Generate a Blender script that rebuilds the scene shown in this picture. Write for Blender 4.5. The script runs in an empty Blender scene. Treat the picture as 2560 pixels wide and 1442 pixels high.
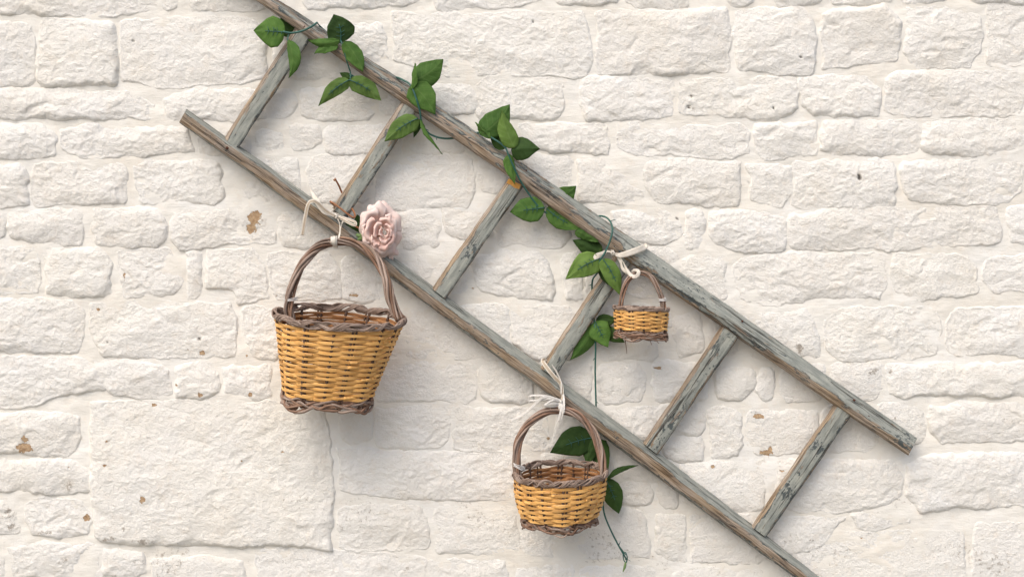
import bpy, math, random
import numpy as np
from mathutils import Vector, Matrix

random.seed(7)
RNG = np.random.RandomState(7)
scene = bpy.context.scene
COL = scene.collection

# ------------------------------------------------------------------ camera, world, sun
D = 3.2                       # distance of the camera from the wall
ZB = 0.8                      # height of the bottom of the view above the ground
ZC = ZB + 0.721
cam_d = bpy.data.cameras.new('camera')
cam = bpy.data.objects.new('camera', cam_d)
COL.objects.link(cam)
cam.location = (1.28, -D, ZC)
cam.rotation_euler = (math.pi / 2, 0, 0)
cam_d.sensor_width = 36
cam_d.lens = 45.0
cam_d.clip_end = 400
cam_d.clip_start = 0.05
scene.camera = cam

SUN_EL, SUN_AZ = 50.0, -34.0     # degrees; azimuth from the wall's normal, minus = left
sd = Vector((math.sin(math.radians(SUN_AZ)) * math.cos(math.radians(SUN_EL)),
             -math.cos(math.radians(SUN_AZ)) * math.cos(math.radians(SUN_EL)),
             math.sin(math.radians(SUN_EL))))
world = bpy.data.worlds.new('World')
scene.world = world
world.use_nodes = True
wn = world.node_tree
bg = wn.nodes['Background']
sky = wn.nodes.new('ShaderNodeTexSky')
sky.sky_type = 'NISHITA'
sky.sun_disc = False
sky.sun_elevation = math.radians(SUN_EL)
sky.sun_rotation = math.atan2(sd.x, sd.y)
sky.air_density = 1.0
sky.dust_density = 4.0
sky.ozone_density = 0.6
wn.links.new(sky.outputs[0], bg.inputs[0])
bg.inputs[1].default_value = 0.10
sun_d = bpy.data.lights.new('sun', 'SUN')
sun_d.energy = 1.0
sun_d.angle = math.radians(58)
sun_d.color = (1.0, 0.955, 0.885)
sun = bpy.data.objects.new('sun', sun_d)
COL.objects.link(sun)
sun.location = (0, -5, 6)
sun.rotation_euler = (-sd).to_track_quat('-Z', 'Y').to_euler()
scene.view_settings.view_transform = 'Standard'
scene.view_settings.look = 'None'
scene.view_settings.gamma = 1
scene.view_settings.use_curve_mapping = False
scene.view_settings.exposure = 0.78

# ------------------------------------------------------------------ numpy noise
def _hash(ix, iy, seed):
    h = (ix.astype(np.int64) * 374761393 + iy.astype(np.int64) * 668265263 + seed * 974634777) & 0xffffffff
    h = ((h ^ (h >> 13)) * 1274126177) & 0xffffffff
    return (h ^ (h >> 16)) & 0xffffffff

def perlin(x, y, seed=0):
    x = np.asarray(x, float); y = np.asarray(y, float)
    x0 = np.floor(x); y0 = np.floor(y)
    fx = x - x0; fy = y - y0
    def g(ix, iy, dx, dy):
        a = _hash(ix, iy, seed) / 4294967296.0 * 2 * np.pi
        return np.cos(a) * dx + np.sin(a) * dy
    u = fx * fx * fx * (fx * (fx * 6 - 15) + 10); v = fy * fy * fy * (fy * (fy * 6 - 15) + 10)
    n00 = g(x0, y0, fx, fy); n10 = g(x0 + 1, y0, fx - 1, fy)
    n01 = g(x0, y0 + 1, fx, fy - 1); n11 = g(x0 + 1, y0 + 1, fx - 1, fy - 1)
    return ((n00 * (1 - u) + n10 * u) * (1 - v) + (n01 * (1 - u) + n11 * u) * v) * 1.5

def fbm(x, y, seed=0, octv=4, gain=0.5):
    s = 0; a = 1; f = 1
    for i in range(octv):
        s = s + a * perlin(x * f, y * f, seed + i * 17); a *= gain; f *= 2.03
    return s

def ridged(x, y, seed=0, octv=3):
    s = 0; a = 1; f = 1
    for i in range(octv):
        s = s + a * (1 - 2 * np.abs(perlin(x * f, y * f, seed + i * 31))); a *= 0.5; f *= 2.1
    return s

def sstep(a, b, x):
    t = np.clip((x - a) / (b - a), 0, 1)
    return t * t * (3 - 2 * t)

# ------------------------------------------------------------------ helpers
def pt(px, py, h):
    """the point h metres in front of the wall that photograph pixel (px, py) shows"""
    k = (D - h) / D / 1000.0
    return np.array((1.28 + (px - 1280) * k, -h, ZC - (py - 721) * k))

def pta(PX, PY, H):
    k = (D - H) / D / 1000.0
    return np.stack((1.28 + (PX - 1280) * k, -H, ZC - (PY - 721) * k), -1)

def link(o, parent=None):
    COL.objects.link(o)
    if parent is not None:
        o.parent = parent
    return o

def mesh_obj(name, verts, faces, mat, parent=None, smooth=True, attrs=None, mats=None, midx=None, origin=None, flat_tail=0):
    verts = np.asarray(verts, float)
    off = np.zeros(3)
    if parent is not None:
        off = np.array(parent_world(parent))
    if origin is not None:
        loc = np.asarray(origin, float)
    else:
        loc = verts.mean(axis=0)
    me = bpy.data.meshes.new(name)
    v = verts - loc
    if isinstance(faces, np.ndarray) and faces.ndim == 2:
        n = faces.shape[1]
        me.vertices.add(len(v)); me.vertices.foreach_set('co', v.astype(np.float32).ravel())
        me.loops.add(faces.size); me.loops.foreach_set('vertex_index', faces.astype(np.int32).ravel())
        me.polygons.add(len(faces))
        me.polygons.foreach_set('loop_start', np.arange(0, faces.size, n, dtype=np.int32))
        me.polygons.foreach_set('loop_total', np.full(len(faces), n, dtype=np.int32))
        me.update(calc_edges=True)
    else:
        me.from_pydata([tuple(p) for p in v], [], [tuple(int(i) for i in f) for f in faces])
    me.polygons.foreach_set('use_smooth', [smooth] * len(me.polygons))
    if flat_tail:
        for q in range(len(me.polygons) - flat_tail, len(me.polygons)): me.polygons[q].use_smooth = False
    for m in (mats or [mat]):
        me.materials.append(m)
    if midx is not None:
        me.polygons.foreach_set('material_index', np.asarray(midx, dtype=np.int32))
    if attrs:
        for k, a in attrs.items():
            a = np.asarray(a, dtype=np.float32)
            if a.ndim == 1:
                at = me.attributes.new(k, 'FLOAT', 'POINT'); at.data.foreach_set('value', a)
            else:
                at = me.attributes.new(k, 'FLOAT_VECTOR', 'POINT'); at.data.foreach_set('vector', a.ravel())
    me.update()
    o = bpy.data.objects.new(name, me)
    link(o, parent)
    o.location = Vector(loc - off)
    o['wloc'] = [float(c) for c in loc]
    return o

def parent_world(p):
    return p['wloc']

def thing(name, label, cat, loc, group=None):
    o = bpy.data.objects.new(name, None)
    COL.objects.link(o)
    o.empty_display_size = 0.05
    o.location = Vector([float(c) for c in loc]); o['wloc'] = [float(c) for c in loc]
    o['label'] = label; o['category'] = cat
    if group: o['group'] = group
    return o

def catmull(P, n):
    P = np.asarray(P, float)
    if len(P) == 2:
        t = np.linspace(0, 1, n)[:, None]
        return P[0] * (1 - t) + P[1] * t
    Q = np.vstack((2 * P[0] - P[1], P, 2 * P[-1] - P[-2]))
    seg = np.linalg.norm(np.diff(P[:, :3], axis=0), axis=1)
    cum = np.concatenate(([0], np.cumsum(seg))); cum /= cum[-1]
    T = np.linspace(0, 1, n); out = []
    for t in T:
        i = min(np.searchsorted(cum, t, side='right') - 1, len(P) - 2)
        u = (t - cum[i]) / max(cum[i + 1] - cum[i], 1e-9)
        a, b, c, d = Q[i], Q[i + 1], Q[i + 2], Q[i + 3]
        out.append(0.5 * ((2 * b) + (-a + c) * u + (2 * a - 5 * b + 4 * c - d) * u * u + (-a + 3 * b - 3 * c + d) * u ** 3))
    return np.array(out)

def frames(P, up=(0, -1, 0), closed=False):
    P = np.asarray(P)
    if closed:
        T = np.roll(P, -1, 0) - np.roll(P, 1, 0)
    else:
        T = np.gradient(P, axis=0)
    T /= np.linalg.norm(T, axis=1)[:, None] + 1e-12
    N = np.zeros_like(P); n = np.array(up, float)
    for i in range(len(P)):
        n = n - T[i] * n.dot(T[i])
        l = np.linalg.norm(n)
        if l < 1e-6:
            n = np.array((0.3, 0.5, 0.8)); n = n - T[i] * n.dot(T[i]); l = np.linalg.norm(n)
        n = n / l; N[i] = n
    return T, N, np.cross(T, N)

class MB:
    def __init__(s):
        s.v = []; s.f = []; s.wc = []; s.n = 0
    def tube(s, P, r, seg=6, closed=False, up=(0, -1, 0), cap=True):
        P = np.asarray(P, float); n = len(P)
        r = np.broadcast_to(np.asarray(r, float), (n,))
        T, N, B = frames(P, up, closed)
        a = np.arange(seg) / seg * 2 * np.pi
        ring = P[:, None] + r[:, None, None] * (np.cos(a)[None, :, None] * N[:, None] + np.sin(a)[None, :, None] * B[:, None])
        L = np.concatenate(([0], np.cumsum(np.linalg.norm(np.diff(P, axis=0), axis=1))))
        s.v.append(ring.reshape(-1, 3))
        wc = np.stack((np.repeat(L, seg) + s.n * 0.137, np.tile(np.cos(a), n) * np.repeat(r, seg), np.tile(np.sin(a), n) * np.repeat(r, seg)), -1)
        s.wc.append(wc)
        m = n if closed else n - 1
        for i in range(m):
            j = (i + 1) % n
            for k in range(seg):
                l = (k + 1) % seg
                s.f.append((s.n + i * seg + k, s.n + j * seg + k, s.n + j * seg + l, s.n + i * seg + l))
        if cap and not closed:
            s.f.append(tuple(s.n + k for k in range(seg)))
            s.f.append(tuple(s.n + (n - 1) * seg + k for k in reversed(range(seg))))
        s.n += n * seg
    def raw(s, v, f):
        v = np.asarray(v, float); s.v.append(v); s.wc.append(v.copy())
        s.f += [tuple(i + s.n for i in q) for q in f]; s.n += len(v)
    def build(s, name, mat, parent=None, smooth=True, origin=None):
        return mesh_obj(name, np.vstack(s.v), s.f, mat, parent, smooth, attrs={'wc': np.vstack(s.wc)}, origin=origin)

# ------------------------------------------------------------------ materials
def new_mat(name, rough=0.8):
    m = bpy.data.materials.new(name); m.use_nodes = True
    nt = m.node_tree; b = nt.nodes['Principled BSDF']
    b.inputs['Roughness'].default_value = rough
    b.inputs['Specular IOR Level'].default_value = 0.3
    return m, nt, b

class NT:
    def __init__(s, nt): s.nt = nt
    def attr(s, name, out='Vector'):
        n = s.nt.nodes.new('ShaderNodeAttribute'); n.attribute_name = name; return n.outputs[out]
    def pos(s):
        return s.nt.nodes.new('ShaderNodeNewGeometry').outputs['Position']
    def mapping(s, vec, scale):
        n = s.nt.nodes.new('ShaderNodeMapping'); s.nt.links.new(vec, n.inputs[0]); n.inputs['Scale'].default_value = scale; return n.outputs[0]
    def noise(s, vec, scale, detail=4, rough=0.55, dist=0):
        n = s.nt.nodes.new('ShaderNodeTexNoise'); s.nt.links.new(vec, n.inputs['Vector'])
        n.inputs['Scale'].default_value = scale; n.inputs['Detail'].default_value = detail
        n.inputs['Roughness'].default_value = rough; n.inputs['Distortion'].default_value = dist
        return n.outputs['Fac']
    def ramp(s, fac, stops, interp='LINEAR'):
        n = s.nt.nodes.new('ShaderNodeValToRGB'); s.nt.links.new(fac, n.inputs[0])
        cr = n.color_ramp; cr.interpolation = interp
        while len(cr.elements) < len(stops): cr.elements.new(0.5)
        for e, (p, c) in zip(cr.elements, stops):
            e.position = p; e.color = (*c, 1) if len(c) == 3 else c
        return n.outputs[0]
    def math(s, op, a, b=None, c=None):
        n = s.nt.nodes.new('ShaderNodeMath'); n.operation = op
        for i, x in enumerate((a, b, c)):
            if x is None: continue
            if isinstance(x, (int, float)): n.inputs[i].default_value = x
            else: s.nt.links.new(x, n.inputs[i])
        return n.outputs[0]
    def mix(s, fac, a, b, mode='MIX'):
        n = s.nt.nodes.new('ShaderNodeMix'); n.data_type = 'RGBA'; n.blend_type = mode
        for i, x in ((0, fac), (6, a), (7, b)):
            if isinstance(x, (int, float)): n.inputs[i].default_value = x
            elif isinstance(x, tuple): n.inputs[i].default_value = (*x, 1)
            else: s.nt.links.new(x, n.inputs[i])
        return n.outputs[2]
    def bump(s, h, strength, dist, normal=None):
        n = s.nt.nodes.new('ShaderNodeBump'); s.nt.links.new(h, n.inputs['Height'])
        n.inputs['Strength'].default_value = strength; n.inputs['Distance'].default_value = dist
        if normal is not None: s.nt.links.new(normal, n.inputs['Normal'])
        return n.outputs[0]
    def rnd(s):
        return s.nt.nodes.new('ShaderNodeObjectInfo').outputs['Random']
    def sep(s, vec, i):
        n = s.nt.nodes.new('ShaderNodeSeparateXYZ'); s.nt.links.new(vec, n.inputs[0]); return n.outputs[i]

def mat_wall(name, mortar=False):
    m, nt, b = new_mat(name, 0.75)
    N = NT(nt); p = N.pos()
    if mortar:
        base = N.ramp(N.noise(p, 5, 3), [(0.32, (0.80, 0.76, 0.68)), (0.5, (0.825, 0.80, 0.735)), (0.68, (0.835, 0.825, 0.785))])
    else:
        base = N.ramp(N.noise(p, 6.5, 4, 0.6), [(0.25, (0.825, 0.79, 0.72)), (0.45, (0.84, 0.82, 0.77)), (0.72, (0.85, 0.84, 0.81))])
        tint = N.ramp(N.rnd(), [(0, (0.965, 0.957, 0.945)), (0.6, (1, 1, 1)), (1, (0.99, 0.985, 0.97))])
        base = N.mix(1.0, base, tint, 'MULTIPLY')
    # yellowish bloom in the paint, faint
    f2 = N.ramp(N.noise(p, 38, 5, 0.7), [(0.52, (0, 0, 0)), (0.78, (0.4, 0.4, 0.4))])
    base = N.mix(f2, base, (0.76, 0.655, 0.53))
    # grime: attribute field broken by fine noise
    g = N.attr('grime', 'Fac')
    gn = N.noise(p, 110, 5, 0.75)
    gm = N.ramp(N.math('ADD', N.math('MULTIPLY', g, 0.40), N.math('MULTIPLY', gn, 1.0)), [(0.80, (0, 0, 0)), (0.93, (0.7, 0.7, 0.7))])
    base = N.mix(gm, base, (0.24, 0.19, 0.14))
    # paint chips down to tan stone
    c = N.attr('chip', 'Fac')
    cn = N.noise(p, 105, 4, 0.65)
    cm = N.ramp(N.math('ADD', c, N.math('MULTIPLY', N.math('SUBTRACT', cn, 0.5), 1.5)), [(0.49, (0, 0, 0)), (0.53, (1, 1, 1))])
    tan = N.ramp(N.noise(p, 160, 3), [(0.3, (0.36, 0.225, 0.125)), (0.7, (0.56, 0.41, 0.26))])
    base = N.mix(cm, base, tan)
    hl = N.attr('hole', 'Fac')
    base = N.mix(hl, base, (0.03, 0.02, 0.015))
    nt.links.new(base, b.inputs['Base Color'])
    if mortar:
        h1 = N.noise(N.mapping(p, (1, 1, 4)), 40, 5, 0.6)
        n1 = N.bump(h1, 0.28, 0.005)
        h2 = N.noise(p, 260, 3, 0.6)
        n2 = N.bump(h2, 0.5, 0.0012, n1)
    else:
        h1 = N.noise(N.mapping(p, (1, 1, 1.25)), 75, 5, 0.62, 0.15)
        n1 = N.bump(h1, 0.6, 0.006)
        h2 = N.noise(p, 200, 4, 0.7)
        n2 = N.bump(h2, 0.8, 0.0032, n1)
    n3 = N.bump(cm, 1.0, -0.0015, n2)
    nt.links.new(n3, b.inputs['Normal'])
    return m

M_STONE = mat_wall('painted_stone')
M_MORTAR = mat_wall('painted_mortar', True)

def mat_wood():
    m, nt, b = new_mat('weathered_painted_wood', 0.65)
    N = NT(nt); wc = N.attr('wc'); paint = N.attr('paint', 'Fac')
    grain = N.noise(N.mapping(wc, (6, 190, 190)), 1.6, 6, 0.7, 0.3)
    grain2 = N.noise(N.mapping(wc, (12, 260, 260)), 1.3, 4, 0.6)
    blot = N.noise(N.mapping(wc, (6, 14, 14)), 1.4, 4, 0.6)
    w1 = N.ramp(grain, [(0.32, (0.05, 0.034, 0.022)), (0.42, (0.18, 0.12, 0.07)), (0.54, (0.34, 0.255, 0.17)), (0.70, (0.53, 0.44, 0.33))])
    w2 = N.ramp(grain, [(0.32, (0.08, 0.064, 0.05)), (0.45, (0.29, 0.235, 0.185)), (0.70, (0.53, 0.455, 0.38))])
    wood = N.mix(N.ramp(blot, [(0.4, (0, 0, 0)), (0.62, (1, 1, 1))]), w1, w2)
    pc = N.ramp(N.noise(N.mapping(wc, (10, 40, 40)), 2.0, 5, 0.6), [(0.3, (0.195, 0.212, 0.195)), (0.5, (0.298, 0.312, 0.28)), (0.72, (0.42, 0.425, 0.372))])
    pc = N.mix(N.ramp(grain2, [(0.25, (1, 1, 1)), (0.42, (0, 0, 0))]), pc, (0.16, 0.165, 0.15))
    spk = N.ramp(N.noise(N.mapping(wc, (120, 120, 120)), 2.2, 4, 0.7), [(0.60, (0, 0, 0)), (0.68, (.75, .75, .75))])
    pc = N.mix(spk, pc, (0.12, 0.13, 0.125))
    n_peel = N.noise(N.mapping(wc, (11, 55, 55)), 1.5, 6, 0.68, 0.5)
    f = N.math('ADD', paint, N.math('MULTIPLY', N.math('SUBTRACT', n_peel, 0.5), 2.4))
    dark = N.ramp(f, [(0.40, (0, 0, 0)), (0.46, (1, 1, 1))])
    top = N.ramp(f, [(0.58, (0, 0, 0)), (0.62, (1, 1, 1))])
    dmask = N.math('MULTIPLY', dark, N.ramp(N.noise(N.mapping(wc, (9, 30, 30)), 2.0, 3), [(0.44, (0, 0, 0)), (0.54, (1, 1, 1))]))
    colr = N.mix(dmask, wood, (0.075, 0.092, 0.095))
    colr = N.mix(top, colr, pc)
    # dark old patches: attribute driven
    dp = N.attr('darkpatch', 'Fac')
    dpm = N.ramp(N.math('ADD', dp, N.math('MULTIPLY', N.math('SUBTRACT', N.noise(N.mapping(wc, (45, 60, 60)), 1.6, 5, 0.7), 0.5), 3.0)), [(0.5, (0, 0, 0)), (0.56, (1, 1, 1))])
    colr = N.mix(dpm, colr, (0.085, 0.10, 0.10))
    # long cracks
    cr = N.noise(N.mapping(wc, (2.2, 90, 90)), 1.0, 3, 0.5, 0.6)
    cm = N.ramp(cr, [(0.455, (0, 0, 0)), (0.475, (1, 1, 1)), (0.482, (1, 1, 1)), (0.50, (0, 0, 0))])
    cgate = N.ramp(N.noise(N.mapping(wc, (3, 20, 20)), 1.2, 2), [(0.5, (0, 0, 0)), (0.56, (1, 1, 1))])
    cm = N.math('MULTIPLY', cm, cgate)
    colr = N.mix(N.math('MULTIPLY', cm, 0.8), colr, (0.035, 0.028, 0.022))
    nt.links.new(colr, b.inputs['Base Color'])
    n1 = N.bump(grain, 0.6, 0.0025)
    n2 = N.bump(top, 0.9, 0.0009, n1)
    n3 = N.bump(cm, 1.0, -0.003, n2)
    n4 = N.bump(grain2, 0.4, 0.0008, n3)
    nt.links.new(n4, b.inputs['Normal'])
    return m
M_WOOD = mat_wood()

def mat_twig(name, stops, bumpd=0.0008, rough=0.75, spec=0.3):
    m, nt, b = new_mat(name, rough)
    b.inputs['Specular IOR Level'].default_value = spec
    N = NT(nt); wc = N.attr('wc')
    r = N.rnd()
    g = N.noise(N.mapping(wc, (14, 260, 260)), 1.5, 5, 0.65)
    base = N.ramp(g, stops)
    mott = N.noise(N.mapping(wc, (22, 60, 60)), 1.0, 3)
    base = N.mix(0.75, base, N.ramp(mott, [(0.3, (0.62, 0.56, 0.52)), (0.5, (1, 1, 1)), (0.7, (1.12, 1.12, 1.14))]), 'MULTIPLY')
    base = N.mix(1.0, base, N.ramp(r, [(0, (0.72, 0.68, 0.66)), (0.4, (0.97, 0.95, 0.95)), (1, (1.12, 1.10, 1.08))]), 'MULTIPLY')
    nt.links.new(base, b.inputs['Base Color'])
    nt.links.new(N.bump(g, 0.7, bumpd), b.inputs['Normal'])
    return m
M_TWIG = mat_twig('grey_willow_bark', [(0.3, (0.115, 0.08, 0.062)), (0.5, (0.30, 0.225, 0.18)), (0.7, (0.48, 0.395, 0.335))])
M_TWIGB = mat_twig('brown_willow_bark', [(0.3, (0.095, 0.052, 0.035)), (0.5, (0.25, 0.15, 0.10)), (0.7, (0.42, 0.29, 0.21))])
M_STAKE = mat_twig('dark_stake_bark', [(0.3, (0.05, 0.03, 0.022)), (0.6, (0.145, 0.09, 0.065)), (0.8, (0.23, 0.16, 0.125))])
M_CANE = mat_twig('yellow_split_cane', [(0.22, (0.52, 0.24, 0.07)), (0.42, (0.80, 0.43, 0.12)), (0.6, (0.87, 0.52, 0.18)), (0.8, (0.89, 0.66, 0.36))], 0.0004, 0.5, 0.45)
M_CANEIN = mat_twig('inner_cane', [(0.3, (0.24, 0.11, 0.045)), (0.5, (0.40, 0.20, 0.085)), (0.7, (0.52, 0.30, 0.15))], 0.0005, 0.75)
M_STEMR = mat_twig('paper_wrapped_rose_stem', [(0.3, (0.20, 0.075, 0.03)), (0.5, (0.36, 0.165, 0.08)), (0.7, (0.50, 0.29, 0.17))])

def mat_leaf(name, lo, hi, vein):
    m, nt, b = new_mat(name, 0.7)
    b.inputs['Specular IOR Level'].default_value = 0.2
    N = NT(nt); uv = N.attr('lc')          # x along 0..1, y across -1..1
    p = N.pos()
    r = N.rnd()
    u = N.sep(uv, 0); v = N.sep(uv, 1)
    av = N.math('ABSOLUTE', v)
    base = N.ramp(N.noise(p, 45, 4, 0.6), [(0.3, lo), (0.7, hi)])
    base = N.mix(1.0, base, N.ramp(r, [(0, (0.78, 0.80, 0.8)), (1, (1.15, 1.12, 1.0))]), 'MULTIPLY')
    # side veins: stripes of u - 0.35|v|
    s = N.math('SUBTRACT', u, N.math('MULTIPLY', av, 0.22))
    st = N.math('ABSOLUTE', N.math('SUBTRACT', N.math('FRACT', N.math('MULTIPLY', s, 6.5)), 0.5))
    vm = N.ramp(st, [(0.0, (.6, .6, .6)), (0.04, (0.4, 0.4, 0.4)), (0.14, (0, 0, 0))])
    mid = N.ramp(av, [(0.0, (1, 1, 1)), (0.03, (0.8, 0.8, 0.8)), (0.07, (0, 0, 0))])
    vm2 = N.math('MULTIPLY', N.math('MAXIMUM', vm, mid), 0.32)
    base = N.mix(vm2, base, vein)
    nt.links.new(base, b.inputs['Base Color'])
    hb = N.bump(N.math('MAXIMUM', vm, mid), 0.35, -0.0008)
    weave = N.noise(p, 900, 2)
    cre = N.noise(p, 60, 3)
    n2 = N.bump(cre, 0.45, 0.004, hb)
    nt.links.new(N.bump(weave, 0.3, 0.0004, n2), b.inputs['Normal'])
    tr = nt.nodes.new('ShaderNodeBsdfTranslucent')
    nt.links.new(N.mix(1.0, base, (1.0, 1.25, 0.6), 'MULTIPLY'), tr.inputs['Color'])
    ms = nt.nodes.new('ShaderNodeMixShader'); ms.inputs[0].default_value = 0.22
    out = nt.nodes['Material Output']
    nt.links.new(b.outputs[0], ms.inputs[1]); nt.links.new(tr.outputs[0], ms.inputs[2]); nt.links.new(ms.outputs[0], out.inputs[0])
    return m
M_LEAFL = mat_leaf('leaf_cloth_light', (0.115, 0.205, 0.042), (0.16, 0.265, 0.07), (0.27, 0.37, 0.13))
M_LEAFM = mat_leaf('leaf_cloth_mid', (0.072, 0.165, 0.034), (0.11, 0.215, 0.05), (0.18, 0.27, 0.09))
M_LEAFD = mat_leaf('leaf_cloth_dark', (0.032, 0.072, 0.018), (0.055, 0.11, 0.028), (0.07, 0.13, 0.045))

def mat_plain(name, c1, c2, rough=0.6, scale=60, bumpd=0.0005, transl=0.0, spec=0.3):
    m, nt, b = new_mat(name, rough)
    b.inputs['Specular IOR Level'].default_value = spec
    N = NT(nt); p = N.pos()
    n = N.noise(p, scale, 4, 0.6)
    base = N.ramp(n, [(0.3, c1), (0.7, c2)])
    nt.links.new(base, b.inputs['Base Color'])
    nt.links.new(N.bump(N.noise(p, scale * 6, 3), 0.5, bumpd), b.inputs['Normal'])
    if transl:
        tr = nt.nodes.new('ShaderNodeBsdfTranslucent'); nt.links.new(base, tr.inputs['Color'])
        ms = nt.nodes.new('ShaderNodeMixShader'); ms.inputs[0].default_value = transl
        nt.links.new(b.outputs[0], ms.inputs[1]); nt.links.new(tr.outputs[0], ms.inputs[2])
        nt.links.new(ms.outputs[0], nt.nodes['Material Output'].inputs[0])
    return m
M_VINE = mat_plain('green_plastic_stem', (0.018, 0.085, 0.07), (0.035, 0.13, 0.10), 0.4, 80, 0.0002, spec=0.5)
M_PETAL = mat_plain('pink_cloth_petal', (0.86, 0.66, 0.60), (0.89, 0.77, 0.72), 0.85, 45, 0.0007, 0.15)
M_PETALI = mat_plain('deep_pink_cloth_petal', (0.87, 0.58, 0.51), (0.90, 0.71, 0.64), 0.85, 45, 0.0006, 0.15)
M_SEPAL = mat_plain('sepal_green', (0.14, 0.24, 0.08), (0.24, 0.36, 0.14), 0.7, 80)
M_RIB = mat_plain('cream_satin_ribbon', (0.72, 0.66, 0.56), (0.82, 0.77, 0.69), 0.45, 90, 0.0004, 0.15, 0.5)
M_RIBD = mat_plain('beige_ribbon_middle', (0.42, 0.34, 0.25), (0.52, 0.43, 0.33), 0.6, 90, 0.0004)
M_RAFFIA = mat_plain('white_raffia', (0.66, 0.63, 0.58), (0.82, 0.80, 0.76), 0.55, 200, 0.0005, 0.15)
M_NAIL = mat_plain('rusty_nail', (0.05, 0.022, 0.014), (0.13, 0.05, 0.03), 0.8, 300)
M_GROUND = mat_plain('pale_paving', (0.19, 0.18, 0.155), (0.26, 0.245, 0.215), 0.9, 9, 0.004)
M_WIRE = mat_plain('white_cotton_thread', (0.62, 0.60, 0.58), (0.78, 0.76, 0.74), 0.8, 200)

# ------------------------------------------------------------------ ground
gv = [(-60, -90, 0), (70, -90, 0), (70, 0.4, 0), (-60, 0.4, 0)]
g = mesh_obj('ground', gv, [(0, 1, 2, 3)], M_GROUND, None, False)
g['kind'] = 'structure'

# ------------------------------------------------------------------ the stone wall
CHIPS = [(637, 545, 17, 20, 1), (628, 572, 14, 12, 1), (64, 1118, 22, 13, 1), (66, 1098, 9, 10, .9), (217, 1294, 8, 9, 1),
         (245, 773, 7, 4, .9), (505, 882, 10, 6, 1), (471, 874, 4, 3, .9), (618, 890, 4, 4, .9), (360, 1247, 7, 10, .95),
         (502, 986, 8, 5, .95), (442, 962, 5, 3, .9), (627, 985, 6, 7, 1), (1644, 919, 11, 5, 1), (1895, 1040, 14, 7, 1),
         (1916, 1131, 16, 8, 1), (1781, 1166, 6, 4, .95), (1924, 1125, 6, 12, .9), (1955, 1176, 8, 5, .9), (268, 1102, 5, 3, .9),
         (265, 1162, 5, 3, .9), (386, 1012, 9, 4, .9), (1368, 1096, 6, 7, .8), (312, 690, 5, 12, .75), (176, 1165, 6, 4, .7), (605, 1150, 4, 3, .9), (708, 1128, 5, 4, .75),
         (885, 738, 12, 4, .9), (692, 740, 6, 3, .8), (1180, 720, 4, 3, .8), (2120, 1180, 20, 8, .45), (2420, 1330, 4, 30, .5), (2172, 1330, 3, 14, .5), (2155, 1345, 4, 4, .8)]
HOLES = [(499, 848, 4, 3), (2148, 446, 4, 5), (2146, 438, 3, 2), (1722, 268, 4, 3), (1728, 242, 2.5, 2.5), (1113, 170, 4, 2.2), (1870, 454, 3, 2.2), (334, 104, 1.8, 2.2),
         (1333, 55, 1.6, 1.8), (1462, 712, 2, 7), (2000, 145, 3, 1.6), (1932, 272, 2.2, 2.6), (1693, 545, 2, 1.8), (270, 854, 1.2, 1.2)]
GRIME = [(170, 1215, 16, 22, 1), (20, 1285, 26, 26, .9), (28, 1315, 16, 12, 1), (170, 1268, 14, 12, .9), (275, 1345, 30, 9, 1), (365, 1352, 34, 10, 1.1), (315, 1320, 14, 8, 1),
         (110, 1330, 50, 8, .9), (330, 1282, 8, 8, .9), (290, 1262, 12, 8, .8), (160, 1400, 20, 26, .8), (290, 1440, 12, 10, .9), (40, 1385, 26, 18, .7), (1580, 1055, 40, 20, .6), (1575, 1240, 40, 18, .65),
         (2180, 930, 26, 22, .85), (2225, 925, 6, 22, .85), (2235, 1040, 26, 16, .8), (1998, 870, 14, 20, 1), (2330, 235, 14, 22, .7), (2390, 345, 40, 14, .7), (2525, 340, 12, 20, .75), (2370, 445, 26, 12, .7),
         (1670, 1290, 30, 20, .55), (1800, 1330, 60, 30, .5), (1860, 1090, 20, 30, .55), (1950, 1250, 40, 14, .6), (2070, 1150, 60, 10, .5), (2200, 1365, 14, 10, .5), (2520, 1050, 40, 20, .7),
         (590, 900, 40, 30, .55), (650, 850, 30, 30, .5), (250, 905, 60, 12, .4), (1000, 1290, 10, 20, .5), (2450, 430, 14, 10, .6), (2480, 830, 60, 20, .45), (2420, 1160, 50, 16, .5), (1730, 272, 12, 8, .9), (2148, 440, 16, 12, .55), (705, 660, 18, 10, .7)]

def fields(X, Y):
    chip = np.zeros_like(X); hole = np.zeros_like(X); gr = np.zeros_like(X)
    for cx, cy, rx, ry, s in CHIPS:
        chip = np.maximum(chip, .93 * s * np.exp(-0.75 * (((X - cx) / rx) ** 2 + ((Y - cy) / ry) ** 2)))
    for cx, cy, rx, ry, s in GRIME:
        gr = np.maximum(gr, s * np.exp(-0.7 * (((X - cx) / rx) ** 2 + ((Y - cy) / ry) ** 2)))
    for cx, cy, rx, ry in HOLES:
        hole = np.maximum(hole, sstep(1.5, 0.6, np.sqrt(((X - cx) / rx) ** 2 + ((Y - cy) / ry) ** 2)))
    # dark specks: denser towards the bottom of the wall, plus random patches
    gr = np.maximum(gr, 0.42 * sstep(600, 1500, Y) + 0.3 * sstep(0.1, 0.8, fbm(X / 160, Y / 120, 5, 3)))
    return chip, hole, gr

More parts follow.
